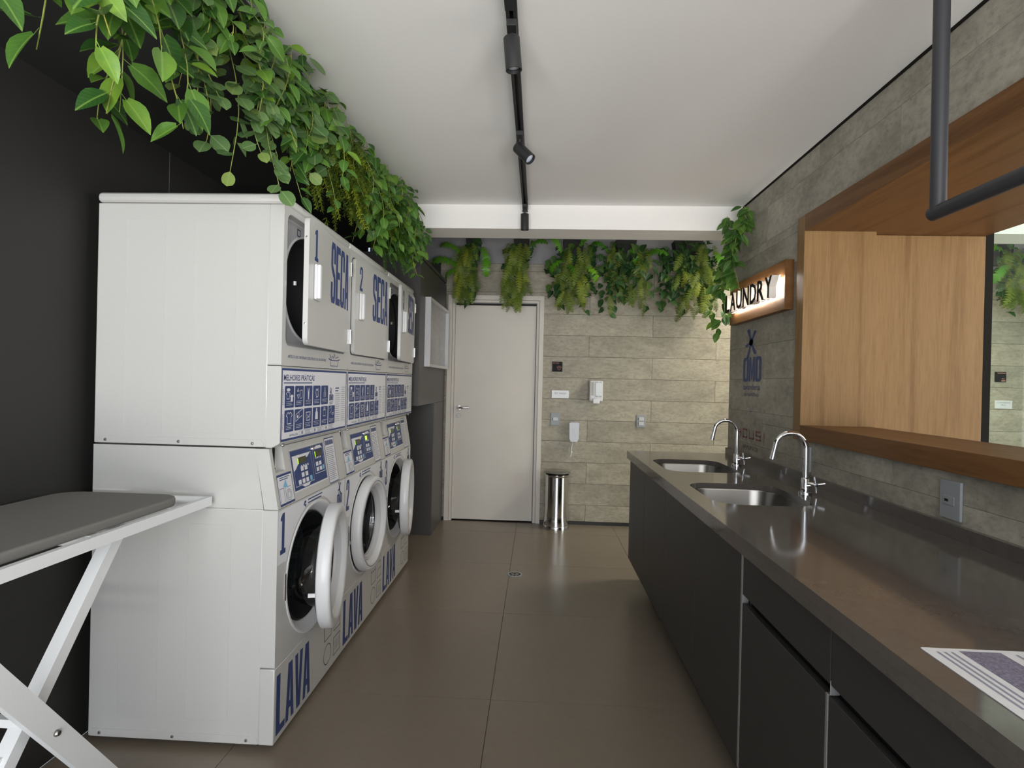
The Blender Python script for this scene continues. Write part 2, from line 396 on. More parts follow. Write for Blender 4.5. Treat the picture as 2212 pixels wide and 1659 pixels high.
G = {
 'L': [[(0, 1), (.42, 1), (.42, .12), (1, .12), (1, 0), (0, 0)]],
 'A': [[(0, 0), (.26, 1), (.74, 1), (1, 0), (.66, 0), (.61, .2), (.39, .2), (.34, 0)], [(.43, .32), (.57, .32), (.5, .74)]],
 'V': [[(0, 1), (.36, 1), (.5, .30), (.64, 1), (1, 1), (.74, 0), (.26, 0)]],
 'S': [[(1, .66), (1, .9), (.82, 1), (.18, 1), (0, .9), (0, .62), (.1, .54), (.62, .40), (.62, .14), (.56, .1), (.44, .1), (.38, .14), (.38, .34), (0, .34), (0, .1), (.18, 0), (.82, 0), (1, .1), (1, .40), (.9, .48), (.38, .62), (.38, .86), (.44, .9), (.56, .9), (.62, .86), (.62, .66)]],
 'E': [[(0, 0), (0, 1), (1, 1), (1, .88), (.44, .88), (.44, .57), (.92, .57), (.92, .45), (.44, .45), (.44, .12), (1, .12), (1, 0)]],
 'C': [[(1, .64), (1, .9), (.82, 1), (.18, 1), (0, .9), (0, .1), (.18, 0), (.82, 0), (1, .1), (1, .36), (.62, .36), (.62, .14), (.56, .1), (.44, .1), (.38, .14), (.38, .86), (.44, .9), (.56, .9), (.62, .86), (.62, .64)]],
 'O': [[(0, .12), (0, .88), (.08, .96), (.22, 1), (.78, 1), (.92, .96), (1, .88), (1, .12), (.92, .04), (.78, 0), (.22, 0), (.08, .04)], [(.38, .16), (.38, .84), (.44, .88), (.56, .88), (.62, .84), (.62, .16), (.56, .12), (.44, .12)]],
 'M': [[(0, 0), (0, 1), (.32, 1), (.5, .42), (.68, 1), (1, 1), (1, 0), (.74, 0), (.74, .62), (.58, .08), (.42, .08), (.26, .62), (.26, 0)]],
 '1': [[(0, 0), (0, .12), (.26, .12), (.26, .82), (0, .82), (0, .90), (.36, 1), (.74, 1), (.74, .12), (1, .12), (1, 0)]],
 '2': [[(0, .68), (0, .9), (.18, 1), (.82, 1), (1, .9), (1, .60), (.46, .13), (1, .13), (1, 0), (0, 0), (0, .14), (.62, .62), (.62, .86), (.56, .9), (.44, .9), (.38, .86), (.38, .68)]],
 '3': [[(0, .68), (0, .9), (.18, 1), (.82, 1), (1, .9), (1, .58), (.88, .51), (1, .44), (1, .1), (.82, 0), (.18, 0), (0, .1), (0, .34), (.36, .34), (.36, .14), (.42, .1), (.58, .1), (.64, .14), (.64, .42), (.56, .46), (.4, .46), (.4, .56), (.56, .56), (.64, .6), (.64, .86), (.58, .9), (.42, .9), (.36, .86), (.36, .68)]],
}
def word(s, x, y, w, h, gap=0.12):
    # condensed bold capitals filling the box w x h, as flat polygons
    n = len(s); cw = w / (n + gap * (n - 1)); out = []
    for i, ch in enumerate(s):
        ox = x + i * cw * (1 + gap)
        out.append([[(ox + u * cw, y + v * h) for u, v in p] for p in G[ch]])
    return out
def rrect(x0, x1, y0, y1, r, n=6):
    p = []
    for cx, cy, a0 in ((x1 - r, y1 - r, 0), (x0 + r, y1 - r, 90), (x0 + r, y0 + r, 180), (x1 - r, y0 + r, 270)):
        for k in range(n + 1):
            a = R(a0 + 90 * k / n); p.append((cx + r * math.cos(a), cy + r * math.sin(a)))
    return p
def ell(cx, cy, rx, ry, n=48, pw=1.0):
    f = lambda c: math.copysign(abs(c) ** pw, c)
    return [(cx + rx * f(math.cos(2 * math.pi * k / n)), cy + ry * f(math.sin(2 * math.pi * k / n))) for k in range(n)]
class Print:
    """flat print laid on a plane: o + u*U + v*V, lifted by off along N"""
    def __init__(s, o, U, V, off=0.0006):
        s.o, s.U, s.V = Vector(o), Vector(U), Vector(V); s.N = s.U.cross(s.V).normalized(); s.off = off; s.mb = MB()
    def put(s, vf, x=0, y=0):
        vs, fs = vf
        s.mb.add([s.o + s.U * (v[0] + x) + s.V * (v[1] + y) + s.N * (s.off + (v[2] if len(v) > 2 else 0)) for v in vs], fs); return s
    def poly(s, polys): return s.put(polyfill(polys))
    def rect(s, x0, x1, y0, y1): return s.put(([(x0, y0), (x1, y0), (x1, y1), (x0, y1)], [(0, 1, 2, 3)]))
    def frame(s, x0, x1, y0, y1, t, t2=None):
        t2 = t2 or t
        s.rect(x0, x1, y0, y0 + t2); s.rect(x0, x1, y1 - t2, y1); s.rect(x0, x0 + t, y0 + t2, y1 - t2); s.rect(x1 - t, x1, y0 + t2, y1 - t2); return s
    def line(s, pts, w, closed=False):
        n = len(pts)
        for i in range(n if closed else n - 1):
            a, b = Vector(pts[i]), Vector(pts[(i + 1) % n]); d = (b - a)
            if d.length < 1e-7: continue
            d.normalize(); q = Vector((-d.y, d.x)) * (w / 2); e = d * (w / 2)
            s.put(([a - e - q, b + e - q, b + e + q, a - e + q], [(0, 1, 2, 3)]))
        return s
    def word(s, *a, **k):
        for g in word(*a, **k): s.poly(g)
        return s
    def text(s, body, x, y, h, width=None, offset=0.0): return s.put(text(body, h, width, 0, offset), x, y)
    def bars(s, x0, x1, y, h, n, pitch, jit=0.25):
        for k in range(n):
            e = x1 - (x1 - x0) * (jit * ((k * 37 % 10) / 10.0)); s.rect(x0, e, y - k * pitch - h, y - k * pitch)
        return s
def letters(s, box, mk, mat, parent, key, gap, name='letter'):
    for i_, g_ in enumerate(word(s, *box, gap)):
        k_ = None if key is None else (key, i_)
        def f_(g_=g_):
            p_ = mk(); p_.poly(g_); return p_.mb
        obj(name, f_, mat, parent, key=k_)
def splat(cx, cy, sx, sy):
    """splash with five drop-shaped arms"""
    arms = [((-0.16, 0.62), 0.15), ((0.22, 0.50), 0.13), ((-0.30, -0.16), 0.13), ((0.24, -0.56), 0.14), ((-0.17, -0.72), 0.12)]
    out = []
    for (ex, ey), w in arms:
        L = math.hypot(ex, ey); dx, dy = ex / L, ey / L; px, py = -dy, dx
        prof = [(0, .10), (.18, .07), (.42, .045), (.62, .06), (.8, .5 * w), (.93, .52 * w), (1.0, .2 * w)]
        p = [(dx * L * t + px * h, dy * L * t + py * h) for t, h in prof] + [(dx * L * t - px * h, dy * L * t - py * h) for t, h in prof[::-1]]
        out.append([(cx + x * sx, cy + y * sy) for x, y in p])
    out.append(ell(cx, cy, 0.11 * sx, 0.14 * sy, 14))
    return out

# ================================================================== STRUCTURE
# floor: slab with the grout colour, porcelain tiles as pieces
fl = struct('floor', MB().box(XL, XFAR, YBACK, YE + 0.1, -0.06, -0.004), grout_m)
xs = [XL, -1.061, -0.166, 0.729, 1.624, 2.519, 3.414, 4.309, 5.204, XFAR]
ys = [YBACK, -2.03, -1.165, -0.30, 0.565, 1.43, 2.295, 3.16, 4.018, 4.87, YE]
for i in range(len(xs) - 1):
    for j in range(len(ys) - 1):
        w, d = xs[i + 1] - xs[i], ys[j + 1] - ys[j]
        obj('floor_tile', lambda w=w, d=d: MB().box(-w / 2 + .0012, w / 2 - .0012, -d / 2 + .0012, d / 2 - .0012, -0.004, 0), floor_m, fl,
            ((xs[i] + xs[i + 1]) / 2, (ys[j] + ys[j + 1]) / 2, 0), key=('ft', round(w, 3), round(d, 3)))
# ceiling, beam, upper ceiling behind the beam
struct('ceiling', MB().box(XL, XFAR, YBACK, YB1 + 0.02, ZC, ZC + 0.1), ceil_m)
struct('trim_1', MB().box(-1.0, XFAR, YB1, YB2, ZB, ZC2), beam_m)
struct('trim_2', MB().box(XL, XFAR, YB2, YE, ZC2, ZC2 + 0.05), plaster_m)
# dark strip between ceiling and right wall
struct('trim_3', MB().box(XR - 0.004, XR + 0.02, -0.95, YB1, ZC - 0.012, ZC), seam_m)
# left wall, black panels with a seam
wl = struct('wall_left', MB().box(XL - 0.1, XL - 0.018, YBACK, YE, 0, ZC2), seam_m)
for a, b in ((YBACK, 0.1), (0.103, 2.3485), (2.3515, YE)):
    obj('wall_panel', MB().box(XL - 0.018, XL, a, b, 0, ZC), black_m, wl)
obj('seam_strip', MB().box(XL - 0.017, XL - 0.0005, 2.3487, 2.3513, 0, 2.305), grey_m, wl)
# black soffit over the machines
struct('trim_4', MB().box(XL, -1.0, YBACK, 4.04, 2.305, ZC), soff_m)
# end wall
we = struct('wall_end', MB().box(XL, -0.867, YE + 0.012, YE + 0.1, 0, ZC2).box(0.046, XFAR, YE + 0.012, YE + 0.1, 0, ZC2).box(-0.867, 0.046, YE + 0.012, YE + 0.1, 2.15, ZC2), grout_m)
obj('plaster_band', MB().box(XL, XFAR, YE - 0.004, YE + 0.012, 2.456, ZC2), plaster_m, we)
def cut(x0, x1, z0, z1, hole):
    hx0, hx1, hz0, hz1 = hole
    if x1 <= hx0 or x0 >= hx1 or z1 <= hz0 or z0 >= hz1: return [(x0, x1, z0, z1)]
    out = []
    if z0 < hz0: out.append((x0, x1, z0, hz0)); z0 = hz0
    if z1 > hz1: out.append((x0, x1, hz1, z1)); z1 = hz1
    if x0 < hx0: out.append((x0, hx0, z0, z1))
    if x1 > hx1: out.append((hx1, x1, z0, z1))
    return out
g = 0.0013
for k in range(0, 13):
    z0, z1 = max(0.03, 0.2 * k - 0.015), min(2.456, 0.2 * (k + 1) - 0.015)
    j = (1.07 if k % 2 else 0.477) - 1.18 * 3
    while j < XFAR:
        a, b = max(j, -0.95), min(j + 1.18, XFAR)
        if b - a > 0.02:
            for x0, x1, c0, c1 in cut(a, b, z0, z1, (-0.867, 0.046, -1, 2.15)):
                w, h = x1 - x0, c1 - c0
                if w < 0.01 or h < 0.008: continue
                obj('wall_tile', lambda w=w, h=h: MB().box(-w / 2 + g, w / 2 - g, 0, 0.012, -h / 2 + g, h / 2 - g), tile_m, we,
                    ((x0 + x1) / 2, YE, (c0 + c1) / 2), key=('wt', round(w, 3), round(h, 3)))
        j += 1.18
obj('door_backing', MB().box(-0.88, 0.06, YE + 0.075, YE + 0.1, 0, 2.16), grout_m, we)  # unseen backing added to stop outside light leaking round the door
struct('baseboard_end', MB().box(0.048, XFAR, YE - 0.012, YE + 0.01, 0, 0.03), track_m)
# partition wall on the right with a wide opening
OY0, OY1, OZ0, OZ1 = 0.2, 2.774, 1.152, 2.1075           # clear opening
FO = 0.075                                               # frame width around it
XP0, XP1 = XR + 0.012, XR + 0.30
HY0, HY1, HZ0, HZ1 = OY0 - 0.03, OY1 + 0.03, OZ0 - 0.03, OZ1 + 0.03
wr = struct('wall_right', MB().box(XP0, XP1, -0.95, HY0, 0, ZC).box(XP0, XP1, HY1, YWE, 0, ZC).box(XP0, XP1, HY0, HY1, 0, HZ0).box(XP0, XP1, HY0, HY1, HZ1, ZC), grout_m)
for k in range(0, 13):
    z0, z1 = max(0.0, 0.2 * k - 0.015), min(ZC, 0.2 * (k + 1) - 0.015)
    j = (2.095 if k % 2 else 1.505) - 1.18 * 5
    while j < YWE:
        a, b = max(j, -0.95), min(j + 1.18, YWE)
        if b - a > 0.01 and z1 > 0.8:
            for y0, y1, c0, c1 in cut(a, b, z0, z1, (HY0, HY1, HZ0, HZ1)):
                w, h = y1 - y0, c1 - c0
                if w < 0.01 or h < 0.006: continue
                obj('wall_tile', lambda w=w, h=h: MB().box(0, 0.012, -w / 2 + .0006, w / 2 - .0006, -h / 2 + .0006, h / 2 - .0006), rtile_m, wr,
                    (XR, (y0 + y1) / 2, (c0 + c1) / 2), key=('rt', round(w, 3), round(h, 3)))
        j += 1.18
obj('end_tile', MB().box(XR, XP1, YWE, YWE + 0.012, 0, ZC), rtile_m, wr)
# far side wall and back wall with the shop-front openings the daylight comes through
struct('wall_far_right', MB().box(XFAR, XFAR + 0.1, YBACK, YE, 0, ZC2), plaster_m)
struct('wall_back', MB().box(XL, -1.6, YBACK - 0.1, YBACK, 0, ZC).box(3.5, XFAR, YBACK - 0.1, YBACK, 0, ZC).box(-1.6, 3.5, YBACK - 0.1, YBACK, 2.45, ZC), plaster_m)
m = MB()
for k in range(6):
    x = -1.6 + 5.1 * k / 5; m.box(x - 0.03, x + 0.03, YBACK - 0.06, YBACK - 0.02, 0, 2.45)
for z in (0.03, 2.42, 1.05): m.box(-1.6, 3.5, YBACK - 0.059, YBACK - 0.021, z - 0.03, z + 0.03)
struct('window_1', m, track_m)

# door in the end wall
dm = MB()
fx0, fx1, fz = -0.867, 0.046, 2.15
dr = struct('door_1', MB().rbox(-0.797, -0.028, YE + 0.010, YE + 0.045, 0.012, 2.058, 0.002), door_m)
def casing(name, a, b, y0, y1, mt):
    obj(name, MB().box(fx0 + a, fx0 + b, y0, y1, 0, fz - a), mt, dr)
    obj(name, MB().box(fx1 - b, fx1 - a, y0, y1, 0, fz - a), mt, dr)
    obj(name, MB().box(fx0 + b, fx1 - b, y0, y1, fz - b, fz - a), mt, dr)
casing('door_casing', 0, 0.042, YE - 0.018, YE + 0.012, door_m)
casing('door_jamb', 0.045, 0.066, YE - 0.006, YE + 0.012, door_m)
casing('door_stop', 0.0425, 0.072, YE + 0.0125, YE + 0.06, plaster_m)
obj('threshold_gap', MB().box(fx0 + .05, fx1 - .05, YE + 0.02, YE + 0.05, 0.0, 0.011), seam_m, dr)
hd = obj('handle', MB().lathe([(0.0, -0.009), (0.022, -0.009), (0.024, -0.006), (0.024, 0)], (-0.742, YE + 0.010, 1.078), 'y', 24)
         .tube([(-0.742, YE + 0.005, 1.078), (-0.742, YE - 0.04, 1.078), (-0.735, YE - 0.05, 1.078), (-0.70, YE - 0.052, 1.079), (-0.645, YE - 0.045, 1.08)], [0.009, 0.009, 0.010, 0.010, 0.009], 12), chrome_m, dr)
obj('lock_cylinder', MB().lathe([(0.0, -0.010), (0.006, -0.010), (0.0061, -0.007), (0.019, -0.007), (0.021, -0.004), (0.021, 0)], (-0.748, YE + 0.010, 1.0), 'y', 24), steel_m, dr)

# ================================================================== GRAPHITE CABINET BESIDE THE DOOR
cb = thing('tall_cabinet', (-0.887, 4.05, 0), 'graphite laminate cabinet beside the grey door with an open niche below', 'cabinet')
XC = -0.887
def cbx(name, x0, x1, y0, y1, z0, z1, m, r=0.002):
    return obj(name, MB().rbox(x0 - XC, x1 - XC, y0 - 4.05, y1 - 4.05, z0, z1, r, 1), m, cb)
cbx('side_panel', XL + .005, XC, 4.69, 4.712, 0, 1.136, taupe_m)
cbx('front_panel', XC - 0.02, XC, 4.7125, YE - 0.02, 0.0, 1.1355, taupe_m)
cbx('upper_box', XL + .005, XC - 0.021, 4.08, YE - 0.02, 1.137, 2.24, taupe_m)
cbx('upper_panel', XC - 0.02, XC, 4.0805, YE - 0.02, 1.1365, 2.24, taupe_m)
cbx('edge_strip', XL + .005, XC, 4.05, 4.079, 1.1365, 2.28, taupe_m)
cbx('top_cap', XL + .005, XC, 4.0795, YE - 0.02, 2.252, 2.28, taupe_m)
cbx('niche_back', XL + .002, XL + 0.02, 4.05, 4.689, 0, 1.136, taupe_m)
cbx('shadow_gap', XL + .03, XC - 0.012, 4.09, YE - 0.03, 2.24, 2.252, seam_m, .001)
# framed picture on it
pf = thing('picture_frame', (XC, 4.70, 1.44), 'white box frame with pale grey picture on the graphite cabinet', 'picture')
y0, y1, z0, z1 = -0.45, 0.43, -0.003, 0.54
fw = 0.022
vs, fs = polyfill([[(y0, z0), (y1, z0), (y1, z1), (y0, z1)], [(y0 + fw, z0 + fw), (y1 - fw, z0 + fw), (y1 - fw, z1 - fw), (y0 + fw, z1 - fw)]], 0.02175)
obj('frame', MB().add([(v[2] + 0.02225, v[0], v[1]) for v in vs], fs), white2_m, pf)
pic_m = concrete('pale_picture', (0.30, 0.30, 0.32), (0.52, 0.52, 0.54), (2, 1.2, 1.2), 0.3)
obj('picture_sheet', MB().box(0.001, 0.016, y0 + fw, y1 - fw, z0 + fw, z1 - fw), pic_m, pf)

# ================================================================== WASHERS AND DRYERS
def side_rib(t, z0, z1, key):
    for n_, (a, b) in enumerate(((-0.579, -0.433), (-0.328, -0.171))):
        def f(a=a, b=b):
            vs, fs = polyfill([rrect(a, b, z0, z1, 0.006, 3), rrect(a + .0022, b - .0022, z0 + .0022, z1 - .0022, 0.004, 3)], 0.001)
            return MB().add([(v[0], v[2] - 0.0006, v[1]) for v in vs], fs)
        obj('side_rib', f, white_m, t, (0, .0065, 0), key=key + str(n_))
def rail(z0, z1):
    return MB().prism([(-0.675, z0), (-0.06, z0), (-0.06, z1 - .012), (-0.072, z1), (-0.672, z1), (-0.675, z1 - .003)], 'y', -0.0022, 0.0005)
def screws(t, zs):
    for x in (-0.64, -0.37, -0.10):
        obj('screw', lambda: MB().lathe([(0.0001, -0.0065), (0.004, -0.006), (0.0055, -0.0035), (0.0055, -0.0022)], (0, 0, 0), 'y', 10), screw_m, t, (x, .0065, zs), key='scr_y')
CZ = 0.5
def plate(polys, d0, d1):
    """extruded plate: polygons in (s,z), between depths d0 < d1 (local x)"""
    vs, fs = polyfill(polys, abs(d1 - d0) / 2); c = (d0 + d1) / 2
    return MB().add([(v[2] + c, v[0], v[1]) for v in vs], fs)
UO, UU, UV = (0, 0, 0), (0, 1, 0), (0, 0, 1)
def dryer_door_inner():
    return plate([ell(-0.302, 1.68, 0.215, 0.17, 40, 0.85)], -0.016, -0.001)
def dryer(i, label, ajar):
    t = thing('dryer', (XW, Y0 + i * WU, 0), label, 'dryer', 'tumble dryers stacked on the washers')
    w = WU
    obj('cabinet', lambda: MB().rbox(-DEP, -0.052, 0.006, w - 0.004, 1.079, 1.941, 0.004).open_front(-0.052), white_m, t, key='d_cab')
    side_rib(t, 1.125, 1.885, 'd_rib')
    obj('side_rail', lambda: rail(1.082, 1.106), white_m, t, (0, .0065, 0), key='d_rail')
    screws(t, 1.092)
    obj('knockout', lambda: MB().lathe([(0.034, -.0006), (0.035, -.0008), (0.036, -.0006), (0.036, 0)], (-0.52, 0.006, 1.165), 'y', 28), white_m, t, key='d_ko')
    obj('top_cover', lambda: MB().rbox(-DEP - 0.004, 0.002, 0.0004, w - 0.0004, 1.9425, HT, 0.016, 3), white_m, t, key='d_lid')
    obj('front_panel', lambda: MB().add(*(lambda p: (p.v, p.f))(plate([rrect(0.001, w - 0.001, 1.371, 1.9415, 0.006, 2), rrect(0.028, 0.641, 1.443, 1.918, 0.03)], -0.05, 0.0))), white_m, t, key='d_front')
    well = obj('door_well', lambda: plate([rrect(0.02, 0.65, 1.435, 1.926, 0.03), ell(0.335, 1.678, 0.262, 0.208, 56, 0.8)], -0.049, -0.03), lgrey_m, t, key='d_well')
    obj('rim', lambda: MB().tube([(-0.03, y, z) for y, z in ell(0.335, 1.678, 0.264, 0.21, 56, 0.8)] + [(-0.03, *ell(0.335, 1.678, 0.264, 0.21, 56, 0.8)[0])], 0.005, 6), white2_m, well, key='d_rim')
    lb = Print((-0.03, 0, 0), UU, UV); lb.rect(0.045, 0.085, 1.80, 1.895)
    obj('rating_label', lambda: lb.mb, paper_m, well, key='d_lab1')
    l2 = Print((-0.03, 0, 0), UU, UV, 0.0009); l2.rect(0.044, 0.088, 1.70, 1.79)
    obj('warning_label', lambda: l2.mb, blk_m, well, key='d_lab2')
    l3 = Print((-0.03, 0, 0), UU, UV, 0.0013); l3.rect(0.046, 0.086, 1.770, 1.786); l3.rect(0.066, 0.086, 1.715, 1.722)
    obj('warning_print', lambda: l3.mb, orange_m, well, key='d_lab3')
    l4 = Print((-0.03, 0, 0), UU, UV, 0.0012); l4.bars(0.048, 0.08, 1.89, 0.0025, 10, 0.008); l4.frame(0.17, 0.20, 1.872, 1.9, .004)
    obj('label_print', lambda: l4.mb, navy_m, well, key='d_lab4')
    obj('latch_knob', lambda: MB().lathe([(0.0001, 0.012), (0.010, 0.012), (0.012, 0.008), (0.012, 0)], (-0.03, 0.052, 1.468), 'x', 16), steel_m, well, key='d_knob')
    drum = obj('drum', lambda: MB().add([(-0.045 - 0.0 * k, y, z) for k in (0,) for y, z in ell(0.335, 1.678, 0.262, 0.208, 56, 0.8)] +
               [(-0.10, y, z) for y, z in ell(0.335, 1.678, 0.262, 0.208, 56, 0.85)] + [(-0.12, y, z) for y, z in ell(0.335, 1.678, 0.30, 0.245, 56, 0.95)] + [(-0.60, y, z) for y, z in ell(0.335, 1.678, 0.30, 0.245, 56, 1)],
               [(r * 56 + k, r * 56 + (k + 1) % 56, (r + 1) * 56 + (k + 1) % 56, (r + 1) * 56 + k) for r in range(3) for k in range(56)] + [tuple(range(168, 224))]), drum_m, t, key='d_drum')
    obj('baffle', lambda: MB().prism([(0.10, 1.47), (0.24, 1.452), (0.205, 1.53), (0.19, 1.545)], 'x', -0.4, -0.14), white2_m, drum, key='d_baf')
    # door, pivot at the hinge side
    dr = obj('door', lambda: plate([rrect(-0.604, 0.0, 1.449, 1.913, 0.028)], 0.0, 0.018), white_m, t, (0.0, 0.637, 0), key='d_door')
    dr.rotation_euler = (0, 0, R(ajar))
    dr.location = (0.001, 0.637, 0)
    if ajar:
        obj('inner_plug', dryer_door_inner, rubber_m, dr, key='d_plug')
        obj('catch', lambda: MB().box(-0.05, -0.035, -0.57, -0.562, 1.665, 1.68), chrome_m, dr, key='d_catch')
        for zz in (1.835, 1.525): obj('edge_screw', lambda: MB().lathe([(0.0001, -0.6055), (0.004, -0.605), (0.004, -0.603)], (0.009, 0, 0), 'y', 10), screw_m, dr, (0, 0, zz), key='d_esc')
    obj('handle', lambda: MB().rbox(0.018, 0.030, -0.545, -0.483, 1.62, 1.752, 0.005).rbox(0.028, 0.043, -0.545, -0.520, 1.622, 1.750, 0.006), white2_m, dr, key='d_handle')
    letters('SECA', (0.315, 1.642, 0.285, 0.25), lambda: Print((0.018, -0.637, 0), UU, UV), navy_m, dr, 'd_word', 0.10)
    p = Print((0.018, -0.637, 0), UU, UV); p.word(str(i + 1), 0.098, 1.765, 0.042, 0.118)
    obj('door_number', p.mb, navy_m, dr)
    for zz in (1.84, 1.525):
        h = obj('hinge', lambda: MB().rbox(-0.006, 0.024, 0.002, 0.018, -0.032, 0.032, 0.002, 1).tube([(0.022, 0.0, -0.033), (0.022, 0.0, 0.033)], 0.005, 8), chrome_m, t, (0, 0.639, zz), key='d_hinge')
    q = Print((0.0, 0, 0), UU, UV); q.text('APÓS O USO, RETIRAR O SEU FELPO DA SECADORA', 0.05, 1.4, 0.011, 0.36)
    # basin with foam
    bx, bz = 0.505, 1.392
    q.line([(bx - .05, bz + .018), (bx - .04, bz - .008), (bx + .04, bz - .008), (bx + .05, bz + .018)], .003)
    q.line([(bx - .065, bz + .022), (bx - .03, bz + .016), (bx + .03, bz + .016), (bx + .065, bz + .022)], .004)
    q.line([(bx - .035, bz + .02), (bx - .02, bz + .036), (bx - .01, bz + .026), (bx, bz + .045), (bx + .012, bz + .027)], .003)
    q.line([(bx - .055, bz + .04), (bx - .04, bz + .03), (bx - .05, bz + .028)], .003); q.line([(bx + .02, bz + .028), (bx + .05, bz + .034)], .003)
    obj('notice_print', lambda: q.mb, navy_m, t, key='d_notice')
    # lower panel
    lp = obj('lower_panel', lambda: MB().prism([(-0.05, 1.079), (-0.028, 1.079), (-0.002, 1.094), (0.0, 1.098), (0.0, 1.366), (-0.003, 1.369), (-0.05, 1.369)], 'y', 0.001, w - 0.001), white_m, t, key='d_low')
    for yy in (0.05, w - 0.05): obj('panel_screw', lambda: MB().lathe([(0.0001, -0.006), (0.006, -0.007), (0.007, -0.012)], (0, 0, 0), 'x', 10), screw_m, lp, (0, yy, 1.0835), key='d_ps')
    px0, px1, pz0, pz1 = 0.006, 0.664, 1.099, 1.362
    s1 = Print((0, 0, 0), UU, UV, 0.0004); s1.rect(px0, px1, pz0, pz1)
    sheet = obj('info_sheet', lambda: s1.mb, paper_m, lp, key='d_sheet')
    def info():
        b = Print((0, 0, 0), UU, UV, 0.0009)
        b.frame(px0, px1, pz0, pz1, 0.006, 0.008)
        b.text('MELHORES PRÁTICAS', 0.022, 1.318, 0.021, 0.27, 0.012)
        b.bars(0.022, 0.27, 1.311, 0.004, 1, .01, 0)
        b.word('OMO', 0.455, 1.232, 0.046, 0.026); b.poly([])if False else None
        for pl in splat(0.473, 1.272, 0.045, 0.028): b.poly([pl])
        b.bars(0.457, 0.50, 1.226, 0.003, 2, 0.007)
        b.bars(0.525, 0.57, 1.288, 0.005, 2, 0.012)
        b.text('INSTRUÇÕES', 0.075, 1.112, 0.0075, 0.072)
        for n, (xx, tt) in enumerate(((0.022, 'LAVAGEM'), (0.022, 'SECAGEM'))):
            vs, fs = text(tt, 0.007, 0.055); z0 = 1.231 if n == 0 else 1.142
            b.put(([(xx - v[1], z0 + v[0]) for v in vs], fs))
        return b.mb
    obj('navy_print', info, navy_m, sheet, key='d_info')
    for k in range(11):
        def card():
            b = Print((0, 0, 0), UU, UV, 0.0009); b.poly([rrect(0, 0.075, 0, 0.080, 0.005, 3)]); return b.mb
        obj('info_card', card, navy_m, sheet, (0, 0.032 + (k if k < 5 else k - 5) * 0.083, 1.218 if k < 5 else 1.130), key='d_card')
    def info2():
        b = Print((0, 0, 0), UU, UV, 0.0009)
        b.bars(0.525, 0.585, 1.262, 0.0022, 14, 0.0095); b.bars(0.60, 0.65, 1.290, 0.0022, 17, 0.0095)
        for k in range(3): b.frame(0.16 + k * 0.12, 0.275 + k * 0.12, 1.109, 1.127, .001); b.bars(0.21 + k * .12, 0.265 + k * .12, 1.125, .0018, 4, .0042); b.poly([ell(0.185 + k * .12, 1.118, .009, .007, 10)])
        return b.mb
    obj('grey_print', info2, greyprint_m, sheet, key='d_info2')
    def icons():
        b = Print((0, 0, 0), UU, UV, 0.0014)
        c = [0.0695 + k * 0.083 for k in range(6)]; u = 1.268; l = 1.182; lw = .0022
        shirt = lambda x, z, s: [(x - .010 * s, z + .012 * s), (x - .004 * s, z + .012 * s), (x, z + .008 * s), (x + .004 * s, z + .012 * s), (x + .010 * s, z + .012 * s), (x + .018 * s, z + .004 * s), (x + .011 * s, z), (x + .011 * s, z - .018 * s), (x - .011 * s, z - .018 * s), (x - .011 * s, z), (x - .018 * s, z + .004 * s)]
        b.line(shirt(c[0] - .012, u - .002, .85), lw, True); b.poly([shirt(c[0] + .018, u - .012, .8)]); b.poly([ell(c[0] - .01, u + .016, .014, .006, 12)])
        b.line([(c[1] - .02, u + .01), (c[1] - .012, u + .02), (c[1] - .004, u + .01), (c[1] - .02, u + .01)], lw); b.line([(c[1] + .006, u - .018), (c[1] + .006, u + .012), (c[1] + .024, u + .014), (c[1] + .024, u - .016), (c[1] + .006, u - .018)], lw); b.line([(c[1] - .02, u - .004), (c[1], u - .004), (c[1] - .01, u - .018)], lw, True)
        b.poly([[(c[2] - .004, u - .024), (c[2] + .004, u - .024), (c[2] + .006, u - .004), (c[2] + .008, u + .022), (c[2] + .005, u + .022), (c[2], u + .004), (c[2] - .005, u + .022), (c[2] - .008, u + .022), (c[2] - .006, u - .004)]])
        b.line([(c[3] - .012, u + .002), (c[3] - .008, u + .016), (c[3], u + .010), (c[3] + .010, u + .018), (c[3] + .012, u - .014), (c[3] - .004, u - .018)], lw * 1.6, True)
        b.line([(c[4] - .009, u - .018), (c[4] - .009, u), (c[4] - .003, u + .010), (c[4] - .003, u + .022), (c[4] + .003, u + .022), (c[4] + .003, u + .010), (c[4] + .009, u), (c[4] + .009, u - .018)], lw, True); b.line([(c[4], u - .012), (c[4], u + .002)], lw)
        b.line(shirt(c[0], l + .002, 1.35), lw * 1.3, True)
        b.line([(c[1] - .028, l - .018), (c[1] - .028, l + .008), (c[1], l + .018), (c[1], l - .006)], lw, True); b.line([(c[1], l + .018), (c[1] + .028, l + .026)], lw); b.line([(c[1], l - .006), (c[1] + .028, l + .002)], lw); b.poly([ell(c[1] - .013, l, .006, .006, 10)])
        b.line([(c[2] - .02, l + .012), (c[2] - .016, l - .02), (c[2] + .016, l - .02), (c[2] + .02, l + .012)], lw * 1.3, True); b.line([(c[2] - .012, l + .004), (c[2], l - .010), (c[2] + .012, l + .004)], lw); b.line([(c[2] - .010, l - .012), (c[2] + .012, l - .006)], lw)
        b.poly([[(c[3] - .014, l - .022), (c[3] + .014, l - .022), (c[3] + .012, l + .006), (c[3] + .005, l + .014), (c[3] + .005, l + .024), (c[3] - .005, l + .024), (c[3] - .005, l + .014), (c[3] - .012, l + .006)]])
